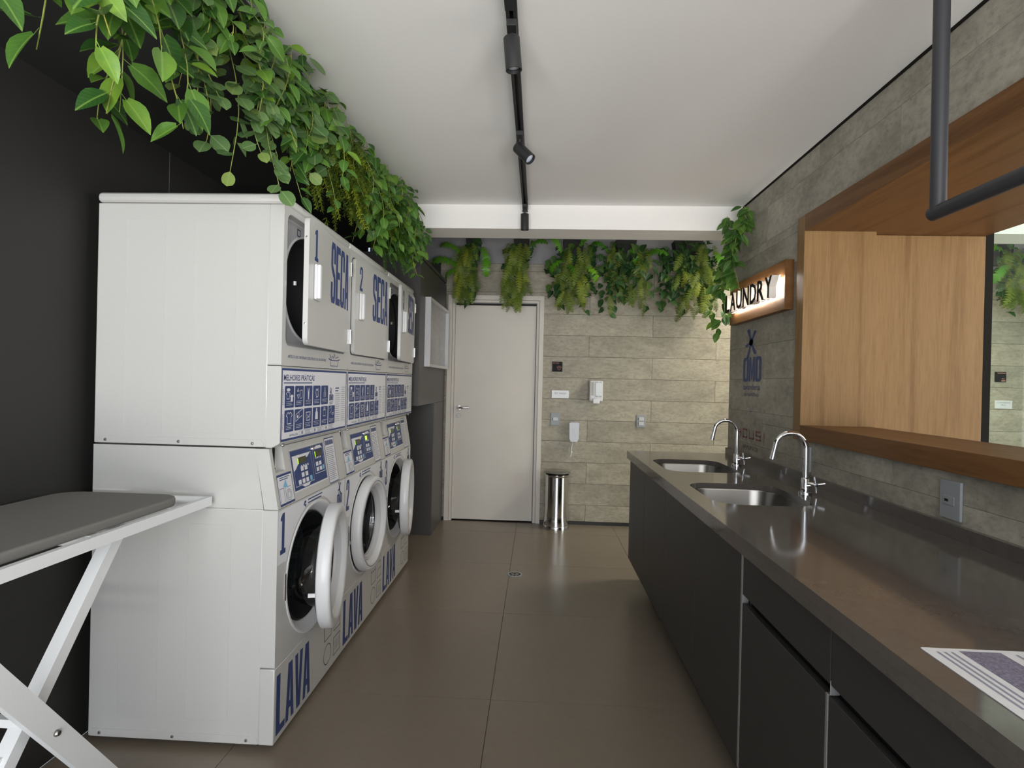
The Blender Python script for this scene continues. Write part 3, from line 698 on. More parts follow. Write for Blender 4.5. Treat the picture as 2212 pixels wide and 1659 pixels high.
        b.line([(c[4] - .013, l - .012), (c[4] - .013, l + .012), (c[4] + .013, l + .012), (c[4] + .013, l - .012)], lw, True); b.line([(c[4] - .010, l + .014), (c[4] - .006, l + .024), (c[4] - .001, l + .014), (c[4] + .004, l + .024), (c[4] + .010, l + .014)], lw)
        b.line([(c[5] - .024, l + .016), (c[5] - .004, l + .024), (c[5] - .006, l + .004), (c[5] - .02, l - .006)], lw); b.line([(c[5] + .002, l - .004), (c[5] + .022, l - .004), (c[5] + .018, l - .012), (c[5] + .006, l - .012)], lw, True)
        for k in range(5): b.bars(c[k] - .026, c[k] + .026, 1.241, .0013, 3, .006)
        for k in range(6): b.bars(c[k] - .026, c[k] + .026, 1.153, .0013, 3, .006)
        return b.mb
    obj('white_icons', icons, paper_m, sheet, key='d_icons')
    return t

WCY, WCZ = 0.333, 0.562      # door centre of the washer in its front
def washer(i, label, ajar):
    t = thing('washer', (XW, Y0 + i * WU, 0), label, 'washer', 'front-loading washers under the dryers')
    w = WU
    obj('cabinet', lambda: MB().rbox(-DEP, -0.055, 0.006, w - 0.004, 0.022, 0.858, 0.004).open_front(-0.055).prism([(-DEP, 0.859), (-0.055, 0.859), (-0.09, 1.074), (-DEP, 1.074)], 'y', 0.006, w - 0.004), white_m, t, key='w_cab')
    side_rib(t, 0.10, 0.80, 'w_rib')
    obj('side_rail', lambda: rail(0.024, 0.052), white_m, t, (0, .0065, 0), key='w_rail')
    screws(t, 0.037)
    for x in (-0.62, -0.12):
        for y in (0.06, w - 0.06):
            obj('foot', lambda: MB().lathe([(0.0001, 0), (0.02, 0), (0.02, 0.012), (0.008, 0.014), (0.008, 0.024)], (0, 0, 0), 'z', 14), rubber_m, t, (x, y, 0), key='w_foot')
    # front panel with the round opening and its moulded surround
    fp = obj('front_panel', lambda: plate([rrect(0.001, w - 0.001, 0.296, 0.8575, 0.006, 2), ell(WCY, WCZ, 0.262, 0.262, 64)], -0.055, 0.0), white_m, t, key='w_front')
    obj('opening_surround', lambda: MB().lathe([(0.2625, -0.002), (0.2625, 0.002), (0.257, 0.0035), (0.250, 0.001), (0.238, -0.016), (0.222, -0.028), (0.216, -0.034), (0.216, -0.05)], (0, WCY, WCZ), 'x', 64), white2_m, fp, key='w_sur')
    obj('door_gasket', lambda: MB().lathe([(0.216, -0.032), (0.212, -0.026), (0.205, -0.034), (0.203, -0.055), (0.188, -0.075), (0.190, -0.10), (0.178, -0.12)], (0, WCY, WCZ), 'x', 64), rubber_m, t, key='w_gas')
    drum = obj('drum', lambda: MB().lathe([(0.178, -0.12), (0.19, -0.125), (0.245, -0.14), (0.245, -0.55), (0.0001, -0.56)], (0, WCY, WCZ), 'x', 48), drum_m, t, key='w_drum')
    def holes():
        m = MB()
        for a in range(0, 360, 9):
            for k in range(14):
                r_, x = 0.2445, -0.16 - k * 0.026 - (0.013 if (a // 9) % 2 else 0)
                c = Vector((x, WCY + r_ * math.cos(R(a)), WCZ + r_ * math.sin(R(a)))); tg = Vector((0, -math.sin(R(a)), math.cos(R(a)))) * 0.004; ax = Vector((0.004, 0, 0))
                m.add([c + tg, c + ax, c - tg, c - ax], [(0, 1, 2, 3)])
        return m
    ho = obj('drum_holes', holes, seam_m, drum, key='w_holes'); ho['kind'] = 'stuff'
    for a in (20, 140, 260):
        o = obj('drum_lifter', lambda: MB().prism([(-0.03, 0.245), (0.03, 0.245), (0.012, 0.195), (-0.012, 0.195)], 'x', -0.5, -0.16), drum_m, drum, (0, WCY, WCZ), key='w_lift')
        o.rotation_euler = (R(a), 0, 0)
    obj('door_latch', lambda: MB().rbox(-0.012, 0.004, 0.063, 0.072, WCZ - 0.05, WCZ + 0.05, 0.002, 1), chrome_m, t, key='w_latch')
    # door: pivot at the hinge
    D = obj('door', lambda: MB().lathe([(0.243, 0.0), (0.246, 0.003), (0.246, 0.040), (0.241, 0.047), (0.232, 0.050), (0.214, 0.0495), (0.207, 0.045), (0.194, 0.024), (0.192, 0.018), (0.192, 0.0), (0.197, -0.004), (0.236, -0.004)], (0, -0.246, WCZ), 'x', 72, True), white2_m, t, (0.004, WCY + 0.246, 0), key='w_door')
    D.rotation_euler = (0, 0, R(ajar))
    obj('inner_ring', lambda: MB().lathe([(0.1925, 0.022), (0.188, 0.026), (0.184, 0.022), (0.182, 0.015), (0.178, 0.017), (0.174, 0.009), (0.170, 0.010), (0.168, 0.002), (0.168, -0.002), (0.189, -0.002)], (0, -0.246, WCZ), 'x', 64), lgrey_m, D, key='w_iring')
    obj('glass_bowl', lambda: MB().lathe([(0.180, 0.008), (0.173, 0.002), (0.168, -0.010), (0.162, -0.05), (0.152, -0.085), (0.134, -0.115), (0.10, -0.135), (0.055, -0.145), (0.0005, -0.147)], (0, -0.246, WCZ), 'x', 56), bowl_m, D, key='w_bowl', angle=60)
    obj('rear_ring', lambda: MB().lathe([(0.212, -0.004), (0.208, -0.014), (0.180, -0.016), (0.172, -0.006)], (0, -0.246, WCZ), 'x', 56), rubber_m, D, key='w_rring')
    obj('door_hook', lambda: MB().box(-0.03, -0.002, -0.474, -0.466, WCZ - 0.052, WCZ - 0.038), white2_m, D, key='w_hook')
    obj('hinge', lambda: MB().rbox(-0.002, 0.012, -0.012, 0.030, -0.05, 0.05, 0.003, 1), white2_m, t, (0.0, WCY + 0.246, WCZ), key='w_hinge')
    obj('lettered_rim', lambda: MB().lathe([(0.2205, 0.0502), (0.2235, 0.0504)], (0, -0.246, WCZ), 'x', 72), navy_m, D, key='w_rim') if i == 1 else None
    pr = Print((0, 0, 0), UU, UV, 0.0004)
    pr.poly([[(0.004, 0.852), (w - .004, 0.852), (w - .004, 0.66), (0.62, 0.66)] + [(WCY + 0.275 * math.cos(R(a)), WCZ + 0.275 * math.sin(R(a))) for a in range(20, 161, 7)] + [(0.05, 0.66), (0.004, 0.66)]])
    obj('front_sheet', lambda: pr.mb, paper_m, fp, key='w_sheet')
    n = Print((0, 0, 0), UU, UV, 0.0009); n.word(str(i + 1), 0.022, 0.692, 0.042, 0.148)
    obj('front_number', n.mb, navy_m, fp)
    n = Print((0, 0, 0), UU, UV, 0.0009)
    n.word('OMO', 0.575, 0.752, 0.066, 0.044)
    for pl in splat(0.605, 0.822, 0.07, 0.050): n.poly([pl])
    n.text('lavanderia', 0.577, 0.738, 0.011, 0.06); n.text('compartilhada', 0.582, 0.724, 0.007, 0.05)
    obj('front_logo', lambda: n.mb, navy_m, fp, key='w_logo')
    n = Print((0, 0, 0), UU, UV, 0.0009); n.bars(0.255, 0.40, 0.846, 0.005, 2, 0.013, 0.1)
    n.poly([ell(0.228, 0.84, 0.009, 0.006, 8)]); n.poly([ell(0.232, 0.826, 0.007, 0.006, 8)]); n.poly([ell(0.22, 0.832, 0.006, 0.006, 8)])
    obj('front_notice', lambda: n.mb, navy_m, fp, key='w_fnot')
    # kick panel
    kp = obj('kick_panel', lambda: MB().rbox(-0.055, 0.0, 0.001, w - 0.001, 0.024, 0.2935, 0.004, 2), white_m, t, key='w_kick')
    letters('LAVA', (0.018, 0.046, 0.295, 0.215), lambda: Print((0, 0, 0), UU, UV, 0.0006), navy_m, kp, 'w_kprint', 0.07)
    lw = .003
    def sym(lines):
        b = Print((0, 0, 0), UU, UV, 0.0006)
        for pts_, c_, w_ in lines: b.line(pts_, w_, c_)
        return b.mb
    SY = [[(ell(0.50, 0.105, 0.043, 0.043, 28), True, lw)],
          [(rrect(0.572, 0.652, 0.062, 0.142, 0.002, 1), True, lw)] + [([(0.592 + k * .02, 0.082), (0.592 + k * .02, 0.122)], False, lw * .8) for k in range(3)],
          [([(0.455, 0.255), (0.462, 0.175), (0.540, 0.175), (0.547, 0.255)], False, lw), ([(0.455, 0.255), (0.475, 0.238), (0.488, 0.252), (0.502, 0.236), (0.516, 0.252), (0.530, 0.238), (0.547, 0.255)], False, lw)],
          [([(0.572, 0.175), (0.652, 0.175), (0.640, 0.262), (0.60, 0.262)], False, lw), ([(0.572, 0.175), (0.580, 0.205), (0.60, 0.222), (0.645, 0.222)], False, lw)]]
    for n_, sy in enumerate(SY): obj('care_symbol', lambda sy=sy: sym(sy), blk_m, kp, key='w_kic%d' % n_)
    # sloping console
    zc0, zc1, dc0, dc1 = 0.8595, 1.074, 0.0, -0.038
    sl = (dc1 - dc0) / (zc1 - zc0)
    def dd(z): return dc0 + sl * (z - zc0)
    rz0, rs0, rs1 = 0.985, 0.022, 0.098      # niche at the left of the console
    def console():
        m = MB()
        def slab(s0, s1, z0, z1, back=0.05):
            m.prism([(dd(z0), z0), (dd(z1), z1), (dd(z1) - back, z1), (dd(z0) - back, z0)], 'y', s0, s1)
        slab(0.001, rs0, zc0, zc1); slab(rs0, rs1, zc0, rz0); slab(rs1, w - 0.001, zc0, zc1)
        m.prism([(dd(rz0) - 0.030, rz0), (dd(zc1) - 0.034, zc1), (dd(zc1) - 0.05, zc1), (dd(rz0) - 0.05, rz0)], 'y', rs0, rs1)
        return m
    cn = obj('console', console, white_m, t, key='w_con')
    obj('key_slot', lambda: MB().rbox(dd(1.0) - 0.035, dd(1.0) - 0.026, 0.070, 0.074, 0.992, 1.07, 0.001, 1).rbox(dd(1.0) - 0.036, dd(1.0) - 0.024, 0.064, 0.078, 0.988, 0.997, 0.002, 1), rubber_m, cn, key='w_slot')
    Vs = Vector((sl, 0, 1))
    def cp(off): return Print(Vector((dc0, 0, zc0)) - Vs * zc0, UU, Vs, off)
    def lab():
        b = cp(0.0006); b.rect(0.022, 0.138, 0.864, 0.976); return b.mb
    def lab2():
        b = cp(0.0006); b.rect(0.49, 0.60, 0.862, 1.062); return b.mb
    sheet = obj('soap_label', lab, paper_m, cn, key='w_lab')
    sheet2 = obj('notice_label', lab2, paper_m, cn, key='w_lab2')
    def labp():
        b = cp(0.0011)
        b.frame(0.022, 0.138, 0.864, 0.976, 0.0025, 0.008)
        b.bars(0.04, 0.12, 0.964, 0.003, 2, 0.007)
        b.line([(0.032, 0.876), (0.032, 0.925), (0.064, 0.925), (0.064, 0.876)], .0016); b.line(ell(0.10, 0.895, 0.02, 0.02, 16), .0016, True); b.line(ell(0.10, 0.895, 0.012, 0.013, 14), .0016, True); b.line([(0.076, 0.872), (0.076, 0.925), (0.12, 0.925)], .0014)
        return b.mb
    def labp2():
        b = cp(0.0011)
        b.frame(0.49, 0.60, 0.862, 1.062, 0.0025, 0.004)
        for k in range(8): b.rect(0.50 + k * 0.0115, 0.509 + k * 0.0115, 1.03, 1.052 - 0.003 * (k % 2))
        return b.mb
    obj('label_print', labp, navy_m, sheet, key='w_labp')
    obj('label_print', labp2, navy_m, sheet2, key='w_labp2')
    def labg():
        b = cp(0.0011); b.bars(0.502, 0.588, 1.02, 0.003, 18, 0.0082); return b.mb
    obj('fine_print', labg, greyprint_m, sheet2, key='w_labg')
    def labb():
        b = cp(0.0013); b.poly([[(0.06, 0.928), (0.085, 0.955), (0.098, 0.922)]]); return b.mb
    obj('blue_arrow', labb, ltblue_m, sheet, key='w_labb')
    c0, c1, e0, e1 = 0.150, 0.470, 0.895, 1.045
    def panel():
        b = cp(0.0008); b.rect(c0, c1, e0, e1); return b.mb
    ct = obj('control_panel', panel, navy_m, cn, key='w_ctl')
    def trim():
        b = cp(0.0012); b.frame(c0 - .006, c1 + .006, e0 - .006, e1 + .006, .005)
        b.line([(c0 + .012, e0 + .014), (c0 + .012, e1 - .02), (c0 + .185, e1 - .02), (c0 + .185, e0 + .014), (c0 + .012, e0 + .014)], .002)
        b.line([(c0 + .205, e0 + .034), (c0 + .205, e1 - .016), (c1 - .01, e1 - .016), (c1 - .01, e0 + .034), (c0 + .205, e0 + .034)], .002)
        b.poly([[(c0 + .012, e1 - .02), (c0 + .18, e1 - .02), (c0 + .15, e1 - .036), (c0 + .07, e1 - .046), (c0 + .03, e1 - .072), (c0 + .012, e1 - .078)]])
        b.poly([[(c0 + .205, e1 - .016), (c0 + .245, e1 - .004), (c1 - .03, e1 - .004), (c1 - .012, e1 - .016)]])
        b.poly([[(c0 + .06, e0 + .014), (c0 + .09, e0 + .003), (c0 + .13, e0 + .003), (c0 + .15, e0 + .014)]])
        for r_ in range(2):
            for k in range(2): b.rect(c0 + .075 + k * .035, c0 + .10 + k * .035, e0 + .042 + r_ * .024, e0 + .059 + r_ * .024)
        for k in range(3): b.rect(c0 + .04 + k * .035, c0 + .065 + k * .035, e0 + .018, e0 + .035)
        for r_ in range(2):
            for k in range(2): b.rect(c0 + .222 + k * .033, c0 + .246 + k * .033, e0 + .042 + r_ * .022, e0 + .058 + r_ * .022)
        for k in range(4): b.rect(c0 + .08 + k * .02, c0 + .09 + k * .02, e1 - .07, e1 - .062); b.rect(c0 + .225 + k * .016, c0 + .235 + k * .016, e1 - .056, e1 - .05)
        return b.mb
    obj('panel_keys', trim, paper_m, ct, key='w_keys')
    def pr1(off, *r_):
        b = cp(off); b.rect(*r_); return b.mb
    d1 = obj('display', lambda: pr1(.0016, c0 + .055, c0 + .135, e1 - .054, e1 - .030), lcd_m, ct, key='w_lcd1')
    d2 = obj('display', lambda: pr1(.0016, c0 + .222, c0 + .29, e1 - .048, e1 - .024), lcd_m, ct, key='w_lcd2')
    obj('display_glow', pr1(.002, c0 + .055, c0 + .061, e1 - .054, e1 - .032), lcdlit_m, ct)
    obj('display_glow', pr1(.002, c0 + .222, c0 + (.254 if i == 1 else .228), e1 - .048, e1 - .026), lcdlit_m, ct)
    obj('start_key', lambda: pr1(.0016, c0 + .147, c0 + .168, e0 + .018, e0 + .037), ltblue_m, ct, key='w_bk1')
    obj('start_key', lambda: pr1(.0016, c0 + .285, c0 + .303, e0 + .042, e0 + .06), ltblue_m, ct, key='w_bk2')
    def lock():
        o = Vector((dd(1.035) + .001, c0 + .195, 1.035))
        return MB().lathe([(0.0001, 0.012), (0.007, 0.012), (0.009, 0.009), (0.009, 0)], o, 'x', 14)
    obj('panel_lock', lock, chrome_m, ct, key='w_lock')
    return t

dryer(0, 'white dryer numbered 1, nearest in the stack row, door slightly ajar', 5.4)
dryer(1, 'white dryer numbered 2 with its door shut, middle of the row', 0)
dryer(2, 'white dryer numbered 3, door ajar, next to the graphite cabinet', 5.0)
washer(0, 'white front-loading washer numbered 1, nearest the ironing board, door ajar', 11.5)
washer(1, 'white front-loading washer numbered 2 with its round door shut', 0)
washer(2, 'white front-loading washer numbered 3, farthest in the row, door ajar', 8.5)

# ================================================================== IRONING BOARD
ib = thing('ironing_board', (-1.36, 1.2, 0), 'ironing board with grey cloth cover and white frame against the black wall', 'ironing board')
def il(p): return (p[0] + 1.36, p[1] - 1.2, p[2])
def outline(yend, x0, x1, n=8):
    p = []
    r = 0.075
    for cx, cy, a0 in ((x1 - r, yend - r, 0), (x0 + r, yend - r, 90)):
        for k in range(n + 1):
            a = R(a0 + 90 * k / n); p.append((cx + r * math.cos(a), cy + r * math.sin(a)))
    p += [(x0, 0.75), (x0 + 0.06, 0.55), (-1.36, 0.44), (x1 - 0.06, 0.55), (x1, 0.75)]
    return p
vs, fs = polyfill([outline(1.80, -1.595, -1.175)], 0.008, 0.006)
pad = obj('padded_cover', MB().add([il((v[0], v[1], v[2] + 0.913)) for v in vs], fs), fabric_m, ib)
for c_ in ((-1.150, -1.134, 0.60, 1.884, 0.874, 0.905), (-1.608, -1.592, 0.60, 1.884, 0.874, 0.905), (-1.5915, -1.1505, 1.872, 1.884, 0.874, 0.905), (-1.5915, -1.1505, 0.70, 0.73, 0.870, 0.8985), (-1.5915, -1.1505, 1.40, 1.43, 0.870, 0.8985)):
    fm = MB().box(*c_); obj('frame_rail', MB().add([il(v) for v in fm.v], fm.f), tray_m, ib)
tr = MB().box(-1.591, -1.151, 1.80, 1.8715, 0.876, 0.880)
obj('iron_rest', MB().add([il(v) for v in tr.v], tr.f), tray_m, ib)
for y in (1.825, 1.85):
    wr_ = MB().tube([(-1.45, y, 0.882), (-1.45, y, 0.897), (-1.44, y, 0.905), (-1.30, y, 0.905), (-1.29, y, 0.897), (-1.29, y, 0.882)], 0.003, 6)
    obj('rest_wire', MB().add([il(v) for v in wr_.v], wr_.f), tray_m, ib, angle=55)
for x, w_ in ((-1.205, 0.036), (-1.54, 0.036)):
    m = MB().bar((x, 1.545, 0.892), (x, 0.90, 0.0), w_, 0.034)
    obj('leg', MB().add([il(v) for v in m.v], m.f), tray_m, ib)
for x in (-1.150, -1.585):
    m = MB().bar((x, 0.96, 0.885), (x, 1.615, 0.0), 0.018, 0.055)
    obj('leg', MB().add([il(v) for v in m.v], m.f), tray_m, ib)
for a_, b_, w_, h_ in (((-1.585, 1.245, 0.50), (-1.155, 1.245, 0.50), .02, .02), ((-1.53, 0.93, 0.04), (-1.215, 0.93, 0.04), .025, .025), ((-1.575, 1.595, 0.03), (-1.16, 1.595, 0.03), .025, .025), ((-1.20, 1.19, 0.44), (-1.50, 1.19, 0.44), .03, .012)):
    m = MB().bar(a_, b_, w_, h_, (0, 1, 0)); obj('cross_bar', MB().add([il(v) for v in m.v], m.f), tray_m, ib)
m = MB().lathe([(0.0001, 0.008), (0.006, 0.008), (0.008, 0.004), (0.008, 0)], (-1.141, 1.275, 0.458), 'x', 12)
obj('pivot_bolt', MB().add([il(v) for v in m.v], m.f), steel_m, ib)

# ================================================================== COUNTER
XCF, ZCT, XCB, ZCB = 0.627, 0.8776, 0.649, 0.146
ct = thing('countertop', (0.95, 1.6, ZCB), 'long taupe quartz countertop with two undermount sink cut-outs', 'countertop')
def cl(v): return (v[0] - 0.95, v[1] - 1.6, v[2] - ZCB)
SINKS = [(0.705, 1.10, 2.165, 2.635), (0.705, 1.10, 2.955, 3.445)]
YJ = 1.70
vs, fs = polyfill([[(XCF, YJ + .0004), (XR - .001, YJ + .0004), (XR - .001, YWE), (XCF, YWE)]] + [rrect(*s_, 0.10, 8) for s_ in SINKS], 0.0125)
obj('quartz_slab', MB().add([cl((v[0], v[1], v[2] + ZCT - 0.0125)) for v in vs], fs), stone_m, ct)
vs, fs = polyfill([[(XCF, -0.9), (XR - .001, -0.9), (XR - .001, YJ - .0004), (XCF, YJ - .0004)]], 0.0125)
obj('quartz_slab', MB().add([cl((v[0], v[1], v[2] + ZCT - 0.0125)) for v in vs], fs), stone_m, ct)
for n_, c_ in (('front_apron', (XCF, XCF + 0.02, -0.9, YJ - .0004, 0.827, ZCT - 0.0252)), ('front_apron', (XCF, XCF + 0.02, YJ + .0004, YWE, 0.827, ZCT - 0.0252)), ('end_apron', (XCF + .0205, XR - .02, YWE - 0.02, YWE, 0.827, ZCT - 0.0252)),
               ('backsplash', (XR - 0.02, XR - .001, -0.9, YJ - .0004, ZCT + .0002, 0.92)), ('backsplash', (XR - 0.02, XR - .001, YJ + .0004, YWE, ZCT + .0002, 0.92))):
    m = MB().box(*c_); obj(n_, MB().add([cl(v) for v in m.v], m.f), stone_m, ct)
def sink(k, label):
    x0, x1, y0, y1 = SINKS[k]; cx, cy = (x0 + x1) / 2, (y0 + y1) / 2
    t = thing('sink', (cx, cy, ZCT - 0.21), label, 'sink', 'undermount steel sinks')
    prof = [(0.008, 0.1845, .104), (0.002, 0.184, .10), (0.0, 0.178, .10), (-0.010, 0.06, .095), (-0.022, 0.028, .088), (-0.05, 0.012, .07), (-0.11, 0.006, .05), (-0.165, 0.003, .025)]
    m = MB(); rings = []
    for off, z, r in prof:
        p = rrect(x0 - cx - off, x1 - cx + off, y0 - cy - off, y1 - cy + off, max(0.01, r), 6); rings.append(len(p)); m.v += [(a, b, z) for a, b in p]
    n = rings[0]
    for i in range(len(prof) - 1):
        for q in range(n): m.f.append((i * n + q, i * n + (q + 1) % n, (i + 1) * n + (q + 1) % n, (i + 1) * n + q))
    m.f.append(tuple(range((len(prof) - 1) * n, len(prof) * n)))
    obj('basin', m, steel_m, t, key='basin%d' % k, angle=50)
    obj('drain', MB().lathe([(0.0001, 0.006), (0.028, 0.006), (0.032, 0.008), (0.034, 0.004)], (0, 0, 0), 'z', 20), chrome_m, t)
sink(0, 'steel undermount sink closer to the camera')
sink(1, 'steel undermount sink at the far end of the countertop')
def faucet(x, y, label):
    t = thing('faucet', (x, y, ZCT + 0.0005), label, 'faucet', 'gooseneck faucets')
    obj('base_flange', lambda: MB().lathe([(0.0001, 0.012), (0.018, 0.012), (0.026, 0.010), (0.027, 0.0), (0.0001, 0.0)], (0, 0, 0), 'z', 24), chrome_m, t, key='f_base')
    obj('valve_body', lambda: MB().lathe([(0.0165, 0.012), (0.0165, 0.066), (0.014, 0.070), (0.011, 0.072)], (0, 0, 0), 'z', 24).tube([(0, 0, 0.046), (0.012, -0.012, 0.046), (0.026, -0.022, 0.046)], [0.012, 0.012, 0.010], 12), chrome_m, t, key='f_body')
    r = 0.066
    pts = [(0, 0, 0.07), (0, 0, 0.195)] + [(-r + r * math.cos(R(a)), 0, 0.195 + r * math.sin(R(a))) for a in range(10, 166, 12)] + [(-2 * r + 0.002 - 0.008, 0, 0.195 - 0.028)]
    obj('spout', lambda: MB().tube(pts, 0.0105, 14), chrome_m, t, key='f_spout')
    obj('aerator', lambda: MB().tube([pts[-1], (pts[-1][0] - 0.004, 0, pts[-1][2] - 0.02)], 0.0118, 14), chrome_m, t, key='f_aer')
    hd = obj('cross_handle', lambda: MB().tube([(-0.034, 0.012, -0.008), (0.034, -0.012, 0.008)], 0.0042, 8).tube([(0.005, 0, -0.034), (-0.005, 0, 0.034)], 0.0042, 8).lathe([(0.0001, 0.008), (0.009, 0.007), (0.009, -0.007), (0.0001, -0.008)], (0, 0, 0), 'y', 12), chrome_m, t, (0.030, -0.026, 0.046), key='f_handle')
    return t
faucet(1.160, 2.425, 'chrome gooseneck faucet by the sink closer to the camera')
faucet(1.157, 3.235, 'chrome gooseneck faucet at the far sink, in front of the wall logo')

# cabinets under the counter
cu = thing('base_cabinet', (XCB, 2.78, 0), 'charcoal base cabinet with four plain doors under the sinks', 'cabinet')
def bx(par, name, x0, x1, y0, y1, z0, z1, mt, r=0.0015):
    L = par.location
    return obj(name, MB().rbox(x0 - L.x, x1 - L.x, y0 - L.y, y1 - L.y, z0 - L.z, z1 - L.z, r, 1), mt, par)
def carcass(par, y0, y1):
    bx(par, 'carcass', XCB + 0.021, XR - 0.03, y0, y0 + 0.018, ZCB, 0.826, cab_m); bx(par, 'carcass', XCB + 0.021, XR - 0.03, y1 - 0.018, y1, ZCB, 0.826, cab_m)
    bx(par, 'bottom_board', XCB + 0.021, XR - 0.03, y0 + 0.0185, y1 - 0.0185, ZCB, ZCB + 0.018, cab_m)
    bx(par, 'plinth', XCB + 0.16, XR - 0.05, y0, y1, 0.0, ZCB - 0.0005, seam_m)
carcass(cu, 1.752, 3.818)
bd = [1.752, 2.245, 2.775, 3.30, 3.818]
for a, b in zip(bd, bd[1:]): bx(cu, 'door', XCB, XCB + 0.02, a + 0.0012, b - 0.0012, ZCB, 0.822, cab_m)
bx(cu, 'end_panel', XCB + 0.0205, XR - 0.03, 3.8185, 3.832, ZCB, 0.826, cab_m)
c2 = thing('drawer_cabinet', (XCB, 0.7, 0), 'charcoal base cabinet with long drawer fronts and aluminium door edges', 'cabinet')
carcass(c2, -0.88, 1.735)
bx(c2, 'edge_profile', XCB - 0.001, XCB + 0.02, 1.736, 1.7505, ZCB + .002, 0.822, alu_m)
for a, b in ((1.2245, 1.7355), (0.20, 1.2215), (-0.85, 0.197)):
    bx(c2, 'drawer_front', XCB, XCB + 0.02, a, b, 0.69, 0.822, cab_m)
for a, b in ((1.243, 1.7355), (0.70, 1.229), (0.20, 0.699), (-0.85, 0.198)):
    bx(c2, 'door', XCB, XCB + 0.02, a, b, ZCB, 0.664, cab_m)
bx(c2, 'edge_profile', XCB - 0.001, XCB + 0.02, 1.2305, 1.2415, ZCB + .002, 0.666, alu_m)
bx(c2, 'edge_profile', XCB - 0.0005, XCB + 0.02, 1.2217, 1.2243, 0.668, 0.70, alu_m)
bx(c2, 'finger_groove', XCB + 0.0225, XCB + 0.03, -0.85, 1.735, 0.655, 0.70, seam_m)

# laminated sheet on the counter
pp = thing('paper_sheet', (0.835, 0.85, ZCT + 0.0003), 'laminated printed sheet lying on the countertop', 'sheet')
vs, fs = polyfill([rrect(-0.15, 0.15, -0.155, 0.155, 0.004, 2)], 0.0006)
obj('sheet', MB().add([(v[0], v[1], v[2] + 0.0006) for v in vs], fs), paper_m, pp)
def sheetprint(off): return Print((0, 0, 0.0013), (0, -1, 0), (1, 0, 0), off)
a = sheetprint(0.0003)
for k in range(3): a.rect(-0.14, 0.03 + 0.02 * k - 0.03 * (k % 2), -0.132 + k * 0.012, -0.1275 + k * 0.012)
for k in range(8): a.rect(-0.14, 0.13 - 0.03 * (k % 3), 0.0 + k * 0.015, 0.005 + k * 0.015)
obj('text_lines', a.mb, greyprint_m, pp)
b = sheetprint(0.0004); b.rect(-0.145, 0.06, -0.09, -0.02)
obj('printed_picture', b.mb, purple_m, pp)

# ================================================================== WOOD FRAMED OPENING
wf = thing('wood_opening_frame', (XR - 0.02, 1.4, OZ0), 'oak veneer frame lining the wide opening in the concrete wall', 'frame')
XF = XR - 0.02
T = 0.324
def wp(name, x0, x1, y0, y1, z0, z1, mt): return bx(wf, name, x0, x1, y0, y1, z0, z1, mt, 0.001)
wp('sill', XF, XR + T, OY0 - FO, OY1, OZ0 - 0.072, OZ0, wood_h)
wp('jamb', XF, XR + T, OY1 + .0005, OY1 + FO, OZ0 - 0.072, OZ1 + 0.081, wood_v)
wp('jamb', XF, XR + T, OY0 - FO, OY0, OZ0 + .0005, OZ1 - .0005, wood_v)
wp('header', XF, XR + 0.882, OY0 - FO, OY1, OZ1, OZ1 + 0.081, wood_h)
wp('header', XR + T + .001, XR + 0.882, OY1 + .0005, OY1 + FO + 0.05, OZ1, OZ1 + 0.081, wood_h)
pn = thing('wood_side_panel', (XR + 0.6, OY1 + 0.06, 0), 'tall oak veneer panel standing behind the opening frame', 'panel')
bx(pn, 'panel', XR + T + .001, XR + 0.882, OY1 + 0.055, OY1 + 0.095, 0.001, OZ1 - .001, wood_v)
gp = thing('glass_partition', (XR + 0.90, OY1 + 0.09, 0), 'clear glass partition with dark post seen through the opening', 'partition')
bx(gp, 'post', XR + 0.884, XR + 0.925, OY1 + 0.06, OY1 + 0.1, 0.001, 2.50, seam_m)
bx(gp, 'glass_edge', XR + 0.9255, XR + 0.929, OY1 + 0.075, OY1 + 0.085, 0.001, 2.50, edge_m, 0.0005)
bx(gp, 'pane', XR + 0.9295, XR + 2.9, OY1 + 0.077, OY1 + 0.083, 0.001, 2.50, pane_m, 0.0005)

# ================================================================== SIGN AND WALL GRAPHICS
sg = thing('laundry_sign', (XR, 3.36, 1.74), 'oak sign board with backlit black letters reading LAUNDRY', 'sign')
XS = XR - 0.046
bx(sg, 'board', XS, XR - .0005, 2.919, 3.74, 1.742, 2.002, wood_h)
lets = 'LAUNDRY'; ly = 3.64; LH = 0.112
adv = {'L': .084, 'A': .104, 'U': .108, 'N': .11, 'D': .106, 'R': .104, 'Y': .1}
for ch in lets:
    vs, fs = text(ch, LH, adv[ch] * 0.84, 0.018, 0.012)
    zmin, zmax = min(v[2] for v in vs), max(v[2] for v in vs); dz = zmax - zmin
    # body between x=XS-0.062 and XS-0.022
    def place(vv, x0, x1): return [(x1 + (x0 - x1) * ((v[2] - zmin) / dz) - sg.location.x, ly - v[0] - sg.location.y, 1.812 + v[1] - sg.location.z) for v in vv]
    lo = obj('letter', MB().add(place(vs, XS - 0.058, XS - 0.020), fs), cream_m, sg)
    obj('letter_face', MB().add(place(vs, XS - 0.061, XS - 0.0585), fs), blk_m, lo)
    obj('led_plate', MB().add(place(vs, XS - 0.0185, XS - 0.0150), fs), led_m, lo)
    ly -= adv[ch]
def wallprint(mk): 
    p = Print((XR, 0, 0), (0, -1, 0), (0, 0, 1), 0.0008); mk(p); return p.mb
gl = thing('wall_logo', (XR, 3.45, 1.36), 'blue splash logo and lettering printed on the concrete wall', 'logo')
def relo(mb, o): mb.v = [(v[0] - o.location.x, v[1] - o.location.y, v[2] - o.location.z) for v in mb.v]; return mb
def mk(p):
    for pl in splat(-3.475, 1.612, 0.30, 0.135): p.poly([pl])
